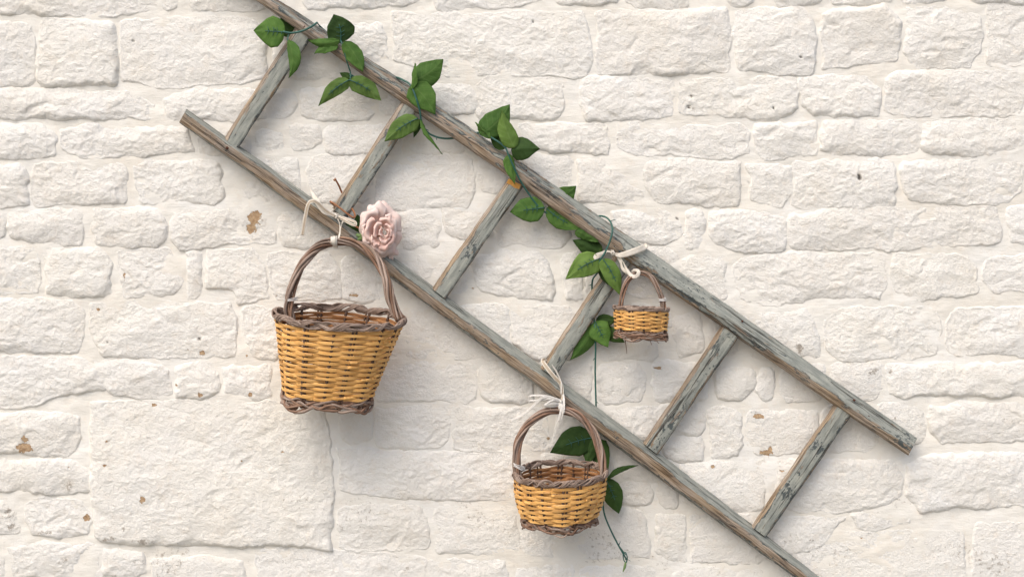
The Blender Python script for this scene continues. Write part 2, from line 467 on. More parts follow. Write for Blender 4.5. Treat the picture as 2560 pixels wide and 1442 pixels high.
def soft_poly(P, X, Y, k):
    P = np.asarray(P, float); c = P.mean(0)
    n = len(P); ds = []
    cr = [np.cross(P[(i + 1) % n] - P[i], P[(i + 2) % n] - P[(i + 1) % n]) for i in range(n)]
    if min(cr) < -1 and max(cr) > 1:        # not convex: true distance to the outline
        best = np.full(X.shape, 1e9); ins = np.zeros(X.shape, bool)
        for i in range(n):
            a = P[i]; b = P[(i + 1) % n]; e = b - a
            t = np.clip(((X - a[0]) * e[0] + (Y - a[1]) * e[1]) / max(e.dot(e), 1e-9), 0, 1)
            best = np.minimum(best, np.hypot(X - a[0] - e[0] * t, Y - a[1] - e[1] * t))
            if a[1] != b[1]:
                ins ^= ((a[1] > Y) != (b[1] > Y)) & (X < (b[0] - a[0]) * (Y - a[1]) / (b[1] - a[1]) + a[0])
        return np.where(ins, best, -best)
    for i in range(n):
        a = P[i]; b = P[(i + 1) % n]
        e = b - a; L = np.hypot(*e)
        if L < 1e-6: continue
        nx, ny = -e[1] / L, e[0] / L
        if (c[0] - a[0]) * nx + (c[1] - a[1]) * ny < 0: nx, ny = -nx, -ny
        ds.append((X - a[0]) * nx + (Y - a[1]) * ny)
    ds = np.stack(ds)
    m = ds.min(0)
    return m - k * np.log(np.exp(-(ds - m) / k).sum(0)) + 0.3 * k

S = []   # stones: (polygon, prominence mm, flags)
def R(x0, y0, x1, y1, H=None, **kw): S.append(([(x0, y0), (x1, y0), (x1, y1), (x0, y1)], H, kw, True))
def Pg(*pts, H=None, **kw): S.append((list(pts), H, kw, False))

# row at the top edge
Pg((-60, -60), (400, -60), (398, 15), (310, 41), (90, 39), (-60, 27))
R(405, -60, 448, 26, 8); Pg((462, -60), (690, -60), (688, 12), (610, 28), (480, 28))
Pg((740, -60), (1068, -60), (1050, 2), (980, 14), (860, 24), (765, 20))
Pg((1075, -60), (1385, -60), (1380, -5), (1290, 16), (1150, 27), (1090, 22))
R(1390, -60, 1550, 14); R(1562, -60, 1712, 18); R(1815, -60, 1888, 14, 8); R(1928, -60, 2056, 12); Pg((2075, -60), (2235, -60), (2230, 4), (2100, 10), (2078, 4))
R(2245, -60, 2375, 6); R(2420, -60, 2600, 5)
# row 1
R(-60, 55, 83, 212, 13); R(100, 50, 292, 216, 15)
Pg((303, 55), (400, 44), (600, 42), (668, 72), (660, 195), (560, 214), (400, 220), (305, 197), H=14)
Pg((682, 70), (955, 60), (968, 90), (968, 155), (930, 190), (740, 199), (690, 160), H=9)
Pg((983, 35), (1455, 30), (1472, 60), (1482, 155), (1468, 192), (1360, 189), (1120, 190), (985, 152), H=16)
Pg((1494, 28), (1815, 24), (1827, 90), (1818, 180), (1700, 188), (1494, 184), H=16)
Pg((1838, 26), (2000, 22), (2033, 50), (2040, 160), (2020, 188), (1850, 175), (1832, 120), H=17)
Pg((2055, 28), (2215, 12), (2252, 60), (2252, 105), (2235, 155), (2060, 174), H=16)
Pg((2265, 20), (2360, 10), (2452, 45), (2456, 110), (2430, 168), (2300, 170), (2262, 130), H=14)
R(2468, 0, 2600, 165, 8)
# row 2
Pg((-60, 226), (180, 226), (325, 232), (388, 265), (382, 296), (200, 299), (-60, 292), H=13)
Pg((405, 262), (430, 232), (520, 221), (640, 222), (662, 300), (420, 300), H=10)
R(668, 222, 738, 296, 7); Pg((752, 222), (925, 222), (940, 260), (920, 300), (800, 302), (755, 285), H=8)
R(948, 235, 1050, 292, 5); R(1066, 214, 1184, 288, 8)
R(1194, 196, 1408, 299, 11); R(1452, 195, 1684, 300, 13); Pg((1698, 200), (1985, 195), (1992, 235), (1980, 280), (1930, 303), (1780, 290), (1702, 282), H=15)
Pg((1998, 200), (2060, 190), (2165, 190), (2202, 228), (2195, 288), (2120, 292), (2040, 290), (2005, 262), H=13)
Pg((2212, 200), (2235, 176), (2540, 182), (2558, 220), (2555, 290), (2300, 292), (2215, 284), H=15)
R(2574, 180, 2640, 290, 8)
# row 3
Pg((-60, 314), (105, 314), (137, 335), (137, 388), (60, 400), (-60, 398), H=15)
Pg((150, 325), (220, 310), (330, 322), (470, 318), (482, 378), (400, 388), (210, 397), (155, 365), H=13)
Pg((492, 322), (620, 318), (630, 390), (508, 386), H=5)
R(640, 318, 708, 386, 6); Pg((719, 313), (795, 313), (800, 345), (790, 368), (740, 374), (722, 345), H=7)
R(812, 313, 1005, 382, 7); R(1020, 352, 1158, 384, 5); R(1170, 330, 1285, 385, 5)
Pg((1296, 312), (1400, 308), (1522, 312), (1520, 382), (1420, 382), (1310, 372), H=14)
Pg((1540, 312), (1620, 305), (1700, 320), (1850, 310), (1872, 335), (1865, 380), (1830, 396), (1680, 390), (1600, 393), (1548, 370), H=14)
Pg((1886, 312), (1960, 305), (2040, 308), (2041, 388), (1980, 396), (1900, 402), (1888, 370), H=14)
R(2053, 301, 2299, 388, 15); Pg((2306, 310), (2420, 296), (2556, 300), (2558, 372), (2530, 391), (2330, 386), (2304, 370), H=14)
R(2572, 300, 2640, 390, 8)
# row 4
Pg((-60, 412), (55, 412), (68, 440), (70, 512), (20, 521), (-60, 518), H=14)
Pg((80, 412), (140, 405), (305, 412), (322, 450), (310, 505), (215, 512), (90, 518), (80, 470), H=14)
Pg((337, 405), (540, 400), (556, 430), (563, 495), (540, 508), (350, 506), H=12)
R(600, 396, 748, 500, 6); R(771, 392, 925, 500, 7); R(938, 392, 1178, 518, 8); R(1190, 400, 1262, 480, 4)
R(1315, 388, 1428, 488, 8); Pg((1442, 400), (1550, 397), (1590, 425), (1612, 480), (1605, 512), (1446, 505), H=10)
Pg((1615, 406), (1640, 398), (1770, 400), (1848, 410), (1848, 512), (1640, 508), (1615, 470), H=13)
Pg((1868, 412), (1978, 414), (1980, 480), (1955, 522), (1880, 500), H=8)
R(1985, 402, 2243, 514, 12); Pg((2252, 403), (2556, 400), (2558, 480), (2500, 512), (2270, 505), (2255, 470), H=14)
R(2574, 400, 2640, 510, 8)
# row 5
R(-60, 530, 10, 600, 11)
Pg((22, 530), (90, 524), (206, 530), (207, 607), (120, 610), (24, 592), H=14)
Pg((232, 526), (395, 520), (414, 545), (416, 598), (400, 616), (245, 614), (234, 580), H=14)
Pg((430, 526), (560, 520), (680, 528), (688, 605), (560, 612), (445, 622), (430, 600), H=12)
R(698, 530, 905, 614, 7); R(918, 528, 992, 610, 4); Pg((1005, 532), (1080, 524), (1098, 560), (1096, 615), (1010, 622), H=8)
Pg((1105, 520), (1225, 522), (1228, 590), (1190, 600), (1108, 580), H=8); Pg((1238, 522), (1390, 528), (1425, 595), (1400, 622), (1245, 608), H=8)
R(1432, 540, 1515, 612, 5)
Pg((1530, 530), (1640, 524), (1704, 556), (1700, 590), (1670, 612), (1560, 600), (1530, 570), H=12); R(1715, 530, 1758, 622, 8)
Pg((1770, 532), (1830, 524), (1962, 550), (1964, 628), (1900, 630), (1820, 628), (1775, 600), H=17)
Pg((1970, 535), (2080, 524), (2300, 514), (2490, 522), (2502, 570), (2500, 606), (2340, 620), (2000, 622), (1970, 606), H=15)
Pg((2516, 520), (2640, 520), (2640, 604), (2530, 602), H=8)
# row 6
Pg((-60, 612), (85, 620), (98, 670), (95, 730), (20, 736), (-60, 738), H=13)
Pg((108, 620), (250, 622), (280, 655), (278, 735), (250, 747), (120, 730), H=17)
Pg((292, 624), (425, 622), (456, 700), (450, 722), (420, 740), (310, 742), (300, 700), H=12)
Pg((464, 628), (496, 628), (506, 690), (500, 742), (472, 744), H=8)
Pg((514, 630), (630, 622), (662, 665), (665, 750), (600, 756), (590, 725), (515, 720), H=10)
Pg((672, 635), (820, 632), (850, 680), (850, 745), (700, 752), (675, 720), H=11); R(862, 640, 962, 752, 7); R(972, 640, 1075, 745, 5); R(1085, 640, 1165, 745, 4)
Pg((1176, 640), (1230, 628), (1340, 630), (1380, 680), (1383, 752), (1280, 742), (1190, 720), H=14)
Pg((1408, 640), (1450, 630), (1456, 745), (1410, 750), H=11); R(1468, 650, 1545, 745, 6)
Pg((1556, 690), (1600, 655), (1688, 690), (1690, 748), (1600, 742), (1560, 725), H=8); R(1622, 622, 1694, 668, 4)
R(1702, 640, 1818, 752, 6)
Pg((1828, 665), (1850, 645), (1960, 632), (2210, 638), (2216, 700), (2205, 745), (2060, 742), (1920, 765), (1850, 742), H=11)
Pg((2230, 640), (2400, 632), (2442, 680), (2440, 735), (2330, 750), (2280, 755), (2232, 720), H=11); R(2458, 640, 2640, 728, 9)
# row 7
Pg((-60, 746), (180, 752), (210, 775), (213, 840), (195, 880), (100, 886), (-60, 874), H=17)
Pg((228, 760), (300, 752), (570, 758), (586, 790), (588, 890), (430, 896), (260, 890), (230, 850), H=15)
Pg((608, 768), (700, 772), (710, 850), (690, 905), (630, 895), (612, 840), H=10)
R(722, 765, 1000, 890, 6); R(1010, 760, 1270, 895, 6, flat=1)
Pg((1282, 770), (1420, 762), (1452, 800), (1440, 896), (1330, 898), (1284, 860), H=8); R(1465, 770, 1545, 830, 5)
R(1492, 842, 1640, 897, 7); Pg((1684, 790), (1740, 770), (1758, 800), (1756, 880), (1700, 893), (1686, 850), H=10); R(1550, 765, 1672, 830, 6)
R(1772, 772, 1850, 890, 6); Pg((1862, 785), (2015, 775), (2048, 830), (2050, 890), (1880, 895), H=9)
Pg((2062, 800), (2100, 770), (2335, 768), (2352, 820), (2342, 888), (2200, 900), (2110, 905), (2064, 870), H=11); R(2366, 770, 2640, 884, 12)
# row 8
Pg((-60, 893), (200, 893), (240, 920), (265, 975), (150, 982), (95, 1013), (-60, 1016), H=16)
Pg((236, 898), (400, 905), (426, 930), (426, 990), (330, 996), (270, 980), (240, 940), H=11)
Pg((440, 912), (520, 904), (548, 930), (548, 980), (520, 996), (442, 996), H=12); Pg((558, 918), (676, 914), (680, 985), (640, 1002), (562, 985), H=9)
R(700, 905, 925, 995, 6); R(938, 908, 1186, 1004, 7); R(1197, 906, 1335, 1004, 9); R(1348, 905, 1480, 1005, 7)
R(1494, 907, 1614, 1004, 10); R(1628, 905, 1768, 1003, 8); Pg((1787, 925), (1820, 917), (1884, 922), (1888, 960), (1860, 1000), (1792, 995), H=14); R(1896, 920, 1936, 1000, 8)
R(1950, 915, 2065, 1000, 5); R(2080, 908, 2208, 1000, 9); Pg((2218, 912), (2400, 908), (2600, 905), (2620, 990), (2480, 990), (2300, 985), (2270, 998), (2222, 985), H=14)
# row 9
Pg((-60, 1032), (165, 1028), (200, 1045), (204, 1090), (185, 1125), (170, 1142), (60, 1132), (-60, 1128), H=15)
Pg((230, 1010), (300, 1000), (600, 1002), (800, 1012), (822, 1080), (832, 1200), (828, 1378), (740, 1362), (480, 1364), (262, 1356), (236, 1335), (225, 1180), H=18)
R(845, 1020, 926, 1106, 6); R(938, 1018, 1124, 1118, 11); Pg((1136, 1020), (1360, 1022), (1374, 1070), (1370, 1122), (1140, 1126), H=10)
R(1386, 1020, 1490, 1125, 6); Pg((1500, 1018), (1640, 1016), (1640, 1095), (1580, 1102), (1502, 1070), H=9); R(1648, 1016, 1758, 1085, 8); Pg((1655, 1095), (1757, 1092), (1755, 1150), (1700, 1156), (1660, 1140), H=9)
Pg((1772, 1030), (1800, 1014), (1850, 1030), (1855, 1090), (1845, 1142), (1780, 1146), H=12); R(1868, 1028, 2046, 1134, 8)
R(2058, 1022, 2190, 1128, 6); R(2202, 1010, 2306, 1110, 4); Pg((2318, 1012), (2400, 1005), (2640, 1008), (2640, 1100), (2480, 1106), (2350, 1108), (2320, 1070), H=14)
# row 10
Pg((-60, 1146), (175, 1148), (228, 1180), (226, 1232), (130, 1238), (60, 1230), (-60, 1226), H=14)
Pg((848, 1128), (900, 1120), (1080, 1130), (1300, 1130), (1340, 1160), (1338, 1246), (1180, 1250), (940, 1242), (852, 1225), H=15)
R(1352, 1136, 1530, 1256, 6); R(1542, 1130, 1650, 1196, 5); R(1548, 1206, 1636, 1260, 8); R(1648, 1180, 1690, 1268, 5)
Pg((1700, 1160), (1910, 1152), (1925, 1200), (1900, 1272), (1760, 1276), (1705, 1250), H=8)
Pg((1938, 1152), (2060, 1146), (2235, 1150), (2256, 1180), (2250, 1245), (2180, 1272), (1990, 1280), (1940, 1262), H=11)
Pg((2266, 1160), (2320, 1135), (2640, 1128), (2640, 1262), (2450, 1268), (2300, 1280), (2266, 1240), H=13)
# row 11
R(-60, 1254, 46, 1328, 13); Pg((58, 1262), (100, 1246), (200, 1250), (228, 1290), (222, 1330), (160, 1344), (75, 1334), H=14)
Pg((846, 1275), (890, 1262), (1050, 1264), (1074, 1310), (1072, 1370), (1000, 1378), (850, 1372), H=12); R(1086, 1264, 1292, 1384, 7)
R(1302, 1268, 1388, 1390, 4); Pg((1398, 1285), (1450, 1272), (1600, 1278), (1624, 1340), (1622, 1394), (1500, 1396), (1400, 1390), H=5)
Pg((1640, 1290), (1712, 1286), (1708, 1400), (1690, 1406), (1640, 1380), H=6); Pg((1725, 1285), (1905, 1290), (1915, 1400), (1800, 1408), (1730, 1400), H=6)
Pg((1930, 1292), (2110, 1290), (2090, 1320), (2040, 1370), (1940, 1400), H=8); Pg((2130, 1282), (2265, 1276), (2272, 1305), (2200, 1322), (2140, 1318), H=6)
# bottom rows
Pg((-60, 1340), (8, 1345), (10, 1500), (-60, 1500), H=6); Pg((22, 1365), (120, 1352), (240, 1362), (252, 1440), (150, 1442), (35, 1436), H=12)
Pg((258, 1376), (355, 1382), (372, 1425), (345, 1440), (260, 1436), H=10); Pg((380, 1400), (470, 1392), (608, 1400), (612, 1500), (400, 1500), H=6)
Pg((640, 1378), (700, 1368), (880, 1376), (1060, 1396), (1060, 1500), (650, 1500), H=10); Pg((1070, 1396), (1265, 1400), (1270, 1500), (1075, 1500), H=7)
R(1292, 1412, 1436, 1500, 4); Pg((1450, 1418), (1660, 1412), (1672, 1500), (1455, 1500), H=4); R(1684, 1420, 1905, 1500, 4)
Pg((2010, 1340), (2080, 1330), (2400, 1330), (2422, 1500), (1925, 1500), (1940, 1430), H=4); R(2436, 1302, 2640, 1500, 4)

# rows outside the view
def fill(x0, y0, x1, y1):
    y = y0
    while y < y1 - 40:
        hgt = random.uniform(90, 150)
        ye = y + hgt if y + hgt < y1 - 60 else y1
        x = x0
        while x < x1 - 20:
            w = random.uniform(190, 420)
            xe = x + w if x + w < x1 - 120 else x1
            S.append(([(x + 6, y + 6), (xe - 8, y + 6), (xe - 8, ye - 10), (x + 6, ye - 10)], random.uniform(8, 15), {'out': 1}, True))
            x = xe
        y = ye
fill(-420, -440, 3020, -70)
fill(-420, -70, -66, 1500)
fill(2650, -70, 3020, 1500)
fill(-420, 1510, 3020, 1930)

wall = thing('stone_wall', 'rough stone wall painted cream white, with chipped paint and wide mortar joints, behind the ladder', 'wall', (1.28, 0, 0))

# mortar sheet with thickness
def mortar():
    st = 6.0
    xs = np.arange(-900, 3460 + 1, st); ys = np.arange(-900, ZC * 1000 + 721 + 1, st)
    X, Y = np.meshgrid(xs, ys)
    h = 2.0 * fbm(X / 90, Y / 50, 11, 4) + 1.0 * fbm(X / 22, Y / 11, 12, 3) + 2.0 * fbm(X / 300, Y / 300, 13, 2)
    ny, nx = X.shape
    V = np.stack((X.ravel() / 1000, -h.ravel() / 1000, ZC - (Y.ravel() - 721) / 1000), -1)
    i = np.arange((ny - 1) * (nx - 1)); r = i // (nx - 1); c = i % (nx - 1)
    a = r * nx + c
    F = np.stack((a, a + nx, a + nx + 1, a + 1), -1)
    ch, ho, gr = fields(X.ravel(), Y.ravel())
    # back and sides
    n0 = len(V)
    x0, x1, z0, z1 = V[:, 0].min(), V[:, 0].max(), V[:, 2].min(), V[:, 2].max()
    extra = np.array([(x0, 0.012, z0), (x1, 0.012, z0), (x1, 0.012, z1), (x0, 0.012, z1), (x0, 0.35, z0), (x1, 0.35, z0), (x1, 0.35, z1), (x0, 0.35, z1)])
    V = np.vstack((V, extra))
    F2 = np.array([(1, 5, 6, 2), (4, 0, 3, 7), (3, 2, 6, 7), (4, 5, 1, 0), (5, 4, 7, 6)]) + n0
    F = np.vstack((F, F2))
    z = np.zeros(8)
    mesh_obj('mortar', V, F, M_MORTAR, wall, True, attrs={'chip': np.append(ch, z), 'hole': np.append(ho, z), 'grime': np.append(gr, z)})
mortar()

def build_stone(idx, poly, H, kw, isrect):
    rs = np.random.RandomState(1000 + idx)
    P = np.array(poly, float)
    if isrect:
        P = P + rs.uniform(-5, 5, P.shape)
        # knock the corners off unevenly
        Q = []
        n = len(P)
        for i in range(n):
            a, b, c = P[i - 1], P[i], P[(i + 1) % n]
            cut = rs.uniform(4, 22)
            la, lc = np.linalg.norm(a - b), np.linalg.norm(c - b)
            Q.append(b + (a - b) / la * min(cut * rs.uniform(.5, 1.3), la * .3)); Q.append(b + (c - b) / lc * min(cut * rs.uniform(.5, 1.3), lc * .3))
        P = np.array(Q)
    if H is None: H = rs.uniform(9, 16)
    out = 'out' in kw
    st = 6.0 if out else 3.2
    x0, y0 = P.min(0) - 12; x1, y1 = P.max(0) + 12
    xs = np.arange(x0, x1 + st, st); ys = np.arange(y0, y1 + st, st)
    X, Y = np.meshgrid(xs, ys)
    s0 = idx * 101
    Xw = X + 6.5 * fbm(X / 60, Y / 60, s0, 2) + 3.0 * perlin(X / 17, Y / 17, s0 + 3)
    Yw = Y + 6.5 * fbm(X / 70, Y / 50, s0 + 7, 2) + 3.0 * perlin(X / 17, Y / 17, s0 + 9)
    k = rs.uniform(3.0, 6.0)
    di = soft_poly(P, Xw, Yw, k) + 3.0
    size = min(x1 - x0, y1 - y0)
    # edge profile: crisp below and right, softer above
    gy = np.gradient(di, axis=0) / st
    ew = 2.0 + 4.0 * np.clip(gy, 0, 1) + 2.2 * (0.5 + 0.5 * perlin(X / 55, Y / 55, s0 + 21)) + 13 * sstep(0.05, 0.65, perlin(X / 70, Y / 70, s0 + 5))
    prof = np.where(di > 0, 1 - np.exp(-np.maximum(di, 0) / ew), di / 3.0)
    big = 1 - np.exp(-np.maximum(di, 0) / (size * 0.16))
    cx, cy = (x0 + x1) / 2, (y0 + y1) / 2
    # chiselled facets: lower envelope of a few tilted planes
    env = np.full_like(X, 1e9)
    for q in range(rs.randint(3, 6)):
        ang = rs.uniform(0, 2 * np.pi); til = rs.uniform(0.02, 0.085)
        ox, oy = cx + rs.uniform(-.35, .35) * (x1 - x0), cy + rs.uniform(-.3, .3) * (y1 - y0)
        env = np.minimum(env, rs.uniform(0, 3.0) + til * ((X - ox) * np.cos(ang) + (Y - oy) * np.sin(ang) * 1.6))
    env = np.clip(env, -6, 3.5)
    aniso = rs.uniform(1.3, 2.6)
    rough = rs.uniform(0.35, 1.05)
    H = H * 0.56 + 1.0
    wx = X + 14 * perlin(X / 50, Y / 50, s0 + 61); wy = Y + 14 * perlin(X / 50, Y / 50, s0 + 63)
    rel = 2.0 * fbm(wx / 62, wy / (62 / aniso), s0 + 31, 4, 0.5)
    rel += rough * 1.15 * (np.abs(fbm(wx / 24, wy / 15, s0 + 41, 3)) * 2 - 0.8)
    rel += (0.35 + rough * 0.6) * fbm(X / 11, Y / 8.5, s0 + 51, 2, .6)
    # strata ledges
    lay = wy / rs.uniform(16, 30) + 0.9 * perlin(wx / 80, wy / 60, s0 + 71) + rs.uniform(-.25, .25) * (X - cx) / 40
    saw = lay - np.floor(lay)
    gate = sstep(0.0, 0.45, perlin(X / 75, Y / 45, s0 + 73))
    rel += 1.6 * rough * gate * (saw ** 2.2 - 0.3)
    # scooped spalls with a crisp upper lip
    area = (x1 - x0) * (y1 - y0)
    for q in range(1 + int(area / 16000)):
        ox, oy = rs.uniform(x0 + 20, x1 - 20), rs.uniform(y0 + 15, y1 - 15)
        ra, rb = rs.uniform(12, 46), rs.uniform(7, 22); an = rs.uniform(-.8, .8)
        ux = (wx - ox) * np.cos(an) + (wy - oy) * np.sin(an); uy = -(wx - ox) * np.sin(an) + (wy - oy) * np.cos(an)
        rr = np.sqrt((ux / ra) ** 2 + (uy / rb) ** 2)
        rel -= rs.uniform(1.4, 4.2) * sstep(1.0, 0.55, rr) * (0.55 - 0.45 * np.clip(uy / rb, -1, 1))
    if 'flat' in kw: rel *= 0.6; env *= 0.5
    amp = min(1.0, H / 7.5) * 0.9
    h = prof * (H * 0.72 + H * 0.28 * big + (env + rel) * amp * np.clip(di / 6.0, 0.25, 1.0))
    h = np.where(di < 0, di / 3.0 * 4 + h * 0, h)
    chip, hole, gr = fields(X, Y)
    h = h - 9 * hole - 0.5 * (chip > 0.5)
    # lower right of the wall has slurry over the stones: shallower
    keep = di > -7
    cellk = keep[:-1, :-1] & keep[1:, :-1] & keep[1:, 1:] & keep[:-1, 1:]
    ny, nx = X.shape
    r, c = np.nonzero(cellk)
    a = r * nx + c
    F = np.stack((a, a + nx, a + nx + 1, a + 1), -1)
    used = np.unique(F)
    if len(used) == 0: return
    remap = np.full(nx * ny, -1); remap[used] = np.arange(len(used))
    F = remap[F]
    V = np.stack((X.ravel() / 1000, -h.ravel() / 1000, ZC - (Y.ravel() - 721) / 1000), -1)[used]
    mesh_obj('stone', V, F, M_STONE, wall, True, attrs={'chip': chip.ravel()[used], 'hole': hole.ravel()[used], 'grime': gr.ravel()[used]})
for i, (p, H, kw, isr) in enumerate(S):
    build_stone(i, p, H, kw, isr)

# ------------------------------------------------------------------ the ladder
def interp(poly, x):
    xs = [p[0] for p in poly]; ys = [p[1] for p in poly]
    s0 = (ys[1] - ys[0]) / (xs[1] - xs[0]); s1 = (ys[-1] - ys[-2]) / (xs[-1] - xs[-2])
    y = np.interp(x, xs, ys)
    y = np.where(x < xs[0], ys[0] + (x - xs[0]) * s0, y); y = np.where(x > xs[-1], ys[-1] + (x - xs[-1]) * s1, y)
    return y

ladder = thing('ladder', 'old wooden ladder with peeling grey-blue paint, fixed slanting across the white stone wall', 'ladder', pt(1560, 700, 0.02))

def loft(name, stations, prof_fn, seed, label=None, cuts=None):
    """stations: list of (T, C, B) image points; prof_fn gives [(weights, h, paint)]"""
    rows = []; wcs = []; pa = []; dp = []
    ns = len(stations)
    L = 0; prev = None
    for i, (T, C, B, t) in enumerate(stations):
        prf = prof_fn(t, T, C, B)
        pts = np.array([pt(q[0], q[1], q[2]) for q in prf])
        cen = pts.mean(0)
        if prev is not None: L += np.linalg.norm(cen - prev)
        prev = cen
        # worn edges
        for j in range(len(pts)):
            d = pts[j] - cen
            per = j * 0.013
            n = float(perlin(L * 14 + seed, per * 40 + seed * 3.3, seed)) * 0.0013 + float(perlin(L * 70 + seed, per * 90, seed + 5)) * 0.0006
            pts[j] = cen + d * (1 + n / max(np.linalg.norm(d), .004))
        rows.append(pts)
        per = np.concatenate(([0], np.cumsum(np.linalg.norm(np.diff(pts, axis=0), axis=1))))
        wcs.append(np.stack((np.full(len(pts), L + seed * 3.1), per + seed, np.zeros(len(pts))), -1))
        pa += [q[3] for q in prf]; dp += [q[4] if len(q) > 4 else 0.0 for q in prf]
    n = len(rows[0]); V = np.vstack(rows); F = []
    for i in range(ns - 1):
        for j in range(n):
            k = (j + 1) % n
            F.append((i * n + j, i * n + k, (i + 1) * n + k, (i + 1) * n + j))
    F.append(tuple(range(n))[::-1]); F.append(tuple((ns - 1) * n + j for j in range(n)))
    o = mesh_obj(name, V, F, M_WOOD, ladder, False, attrs={'wc': np.vstack(wcs), 'paint': pa, 'darkpatch': dp})
    if label: o['label'] = label
    return o

def lerp(a, b, t): return (a[0] + (b[0] - a[0]) * t, a[1] + (b[1] - a[1]) * t)
# rails: top edge T, ridge C, bottom edge B as functions of a coordinate along the rail
dirv = np.array((0.822, 0.569)); perp = np.array((-0.569, 0.822))   # along, across (down-left)
UT = [(600, -63), (693, 0), (786, 57), (893, 130), (1006, 196), (1093, 263), (1186, 330), (1280, 391), (1410, 480), (1526, 560), (1613, 617), (1713, 686), (1920, 833), (2097, 960), (2302, 1099)]
UB = [(560, -55), (640, 3), (700, 43), (768, 97), (843, 140), (916, 196), (1038, 280), (1133, 346), (1280, 443), (1340, 490), (1433, 567), (1513, 613), (1646, 710), (1809, 816), (1920, 896), (2087, 1015), (2187, 1084), (2283, 1145)]
LT = [(468, 274), (563, 343), (640, 392), (760, 480), (893, 576), (986, 643), (1083, 716), (1116, 743), (1280, 861), (1353, 914), (1414, 960), (1614, 1104), (1882, 1311), (1920, 1341), (2049, 1442), (2150, 1518)]
LB = [(446, 306), (640, 443), (682, 480), (776, 547), (846, 590), (960, 686), (1006, 716), (1076, 770), (1280, 920), (1330, 950), (1494, 1080), (1614, 1174), (1714, 1247), (1920, 1393), (1987, 1442), (2090, 1520)]
def smooth_line(L, s):
    # as (along, across) coordinates, lightly smoothed
    a = np.array([(np.dot(p, dirv), np.dot(p, perp)) for p in L])
    co = np.polyfit(a[:, 0], a[:, 1], 3)
    y = 0.65 * np.polyval(co, s) + 0.35 * np.interp(s, a[:, 0], a[:, 1])
    return y
def rail(lt, lb, s0, s1, cfrac, hs, seed, paints, label, cut0=0, cut1=0):
    S_ = np.arange(s0, s1 + 1, 7.0)
    tt = smooth_line(lt, S_); bb = smooth_line(lb, S_)
    st = []
    for i, s in enumerate(S_):
        T = dirv * s + perp * tt[i]; B = dirv * s + perp * bb[i]
        st.append((T, None, B, s))
    h_back, h_T, h_C, h_F, h_B = hs
    def prof(s, T, C, B):
        f = (s - s0) / (s1 - s0)
        cf = cfrac(f) + 0.05 * float(perlin(s / 90, 0.5, seed))
        w = []
        def P(t, h, p, d=0.0):
            q = T + (B - T) * t
            # slanting saw cuts at the ends
            sh = cut0 * t * max(0, 1 - (s - s0) / 20) + cut1 * t * max(0, 1 - (s1 - s) / 20)
            q = q + dirv * sh
            w.append((q[0], q[1], h, p, d))
        pu, pf, pb = paints(f)
        dk = darkp(seed, f)
        P(0.0, h_T, pu); P(0.10, h_T + (h_C - h_T) * .28, pu, dk[0]); P(cf * .55, h_T + (h_C - h_T) * .66, pu, dk[0]); P(cf * .9, h_C - .0012, pu * .9, dk[0])
        P(cf * 1.05 + .02, h_C, (pu + pf) / 2, dk[0]); P(cf + .12, h_C, pf, dk[1]); P((cf + .85) / 2 + .05, h_F + (h_C - h_F) * .4, pf, dk[1]); P(.80, h_F, pf, dk[1]); P(.90, h_F - .003, (pf + pb) / 2, dk[2])
        P(.97, (h_F + h_B) / 2, pb, dk[2]); P(1.0, h_B, pb, dk[2]); P(.92, h_back, .4); P(.25, h_back - .004, .4); P(.02, h_back, .4)
        return w
    return loft('rail', st, prof, seed, label)
def darkp(seed, f):
    if seed == 3:   # upper rail: navy flaking below the small basket, and near its lower end
        a = math.exp(-((f - .70) / .035) ** 2) * .9 + math.exp(-((f - .64) / .03) ** 2) * .55
        e = math.exp(-((f - .985) / .018) ** 2) * .7
        return (a * .36 + e * .7, a * .62 + e * .8, a * .2)
    a = .35 + .15 * math.sin(f * 23)
    return (0.0, .10 + .14 * math.sin(f * 31), a * .9 if f > .25 else .1)
s_a = np.dot((600, -62), dirv); s_b = np.dot((2297, 1103), dirv)
rail(UT, UB, s_a - 160, s_b, lambda f: 0.5 if f < .35 else (0.44 if f < .6 else .56), (0.024, 0.030, 0.064, 0.060, 0.040), 3,
     lambda f: ((.58, .27, .3) if f < .5 else (.8, .30, .15) if f < .6 else (.92, .62 if f < .8 else .3, .2)), 'upper rail, grey-blue above and worn brown below', 0, 8)
s_c = np.dot((457, 290), dirv) ; s_d = np.dot((2150, 1518), dirv)
rail(LT, LB, s_c - 2, s_d, lambda f: 0.24 + .18 * min(1, max(0, (f - .12) / .25)), (0.022, 0.026, 0.066, 0.062, 0.038), 8,
     lambda f: (1.02, .05, .75 if f < .3 else .85), 'lower rail, grey-blue top face and bare brown front', 4, 0)

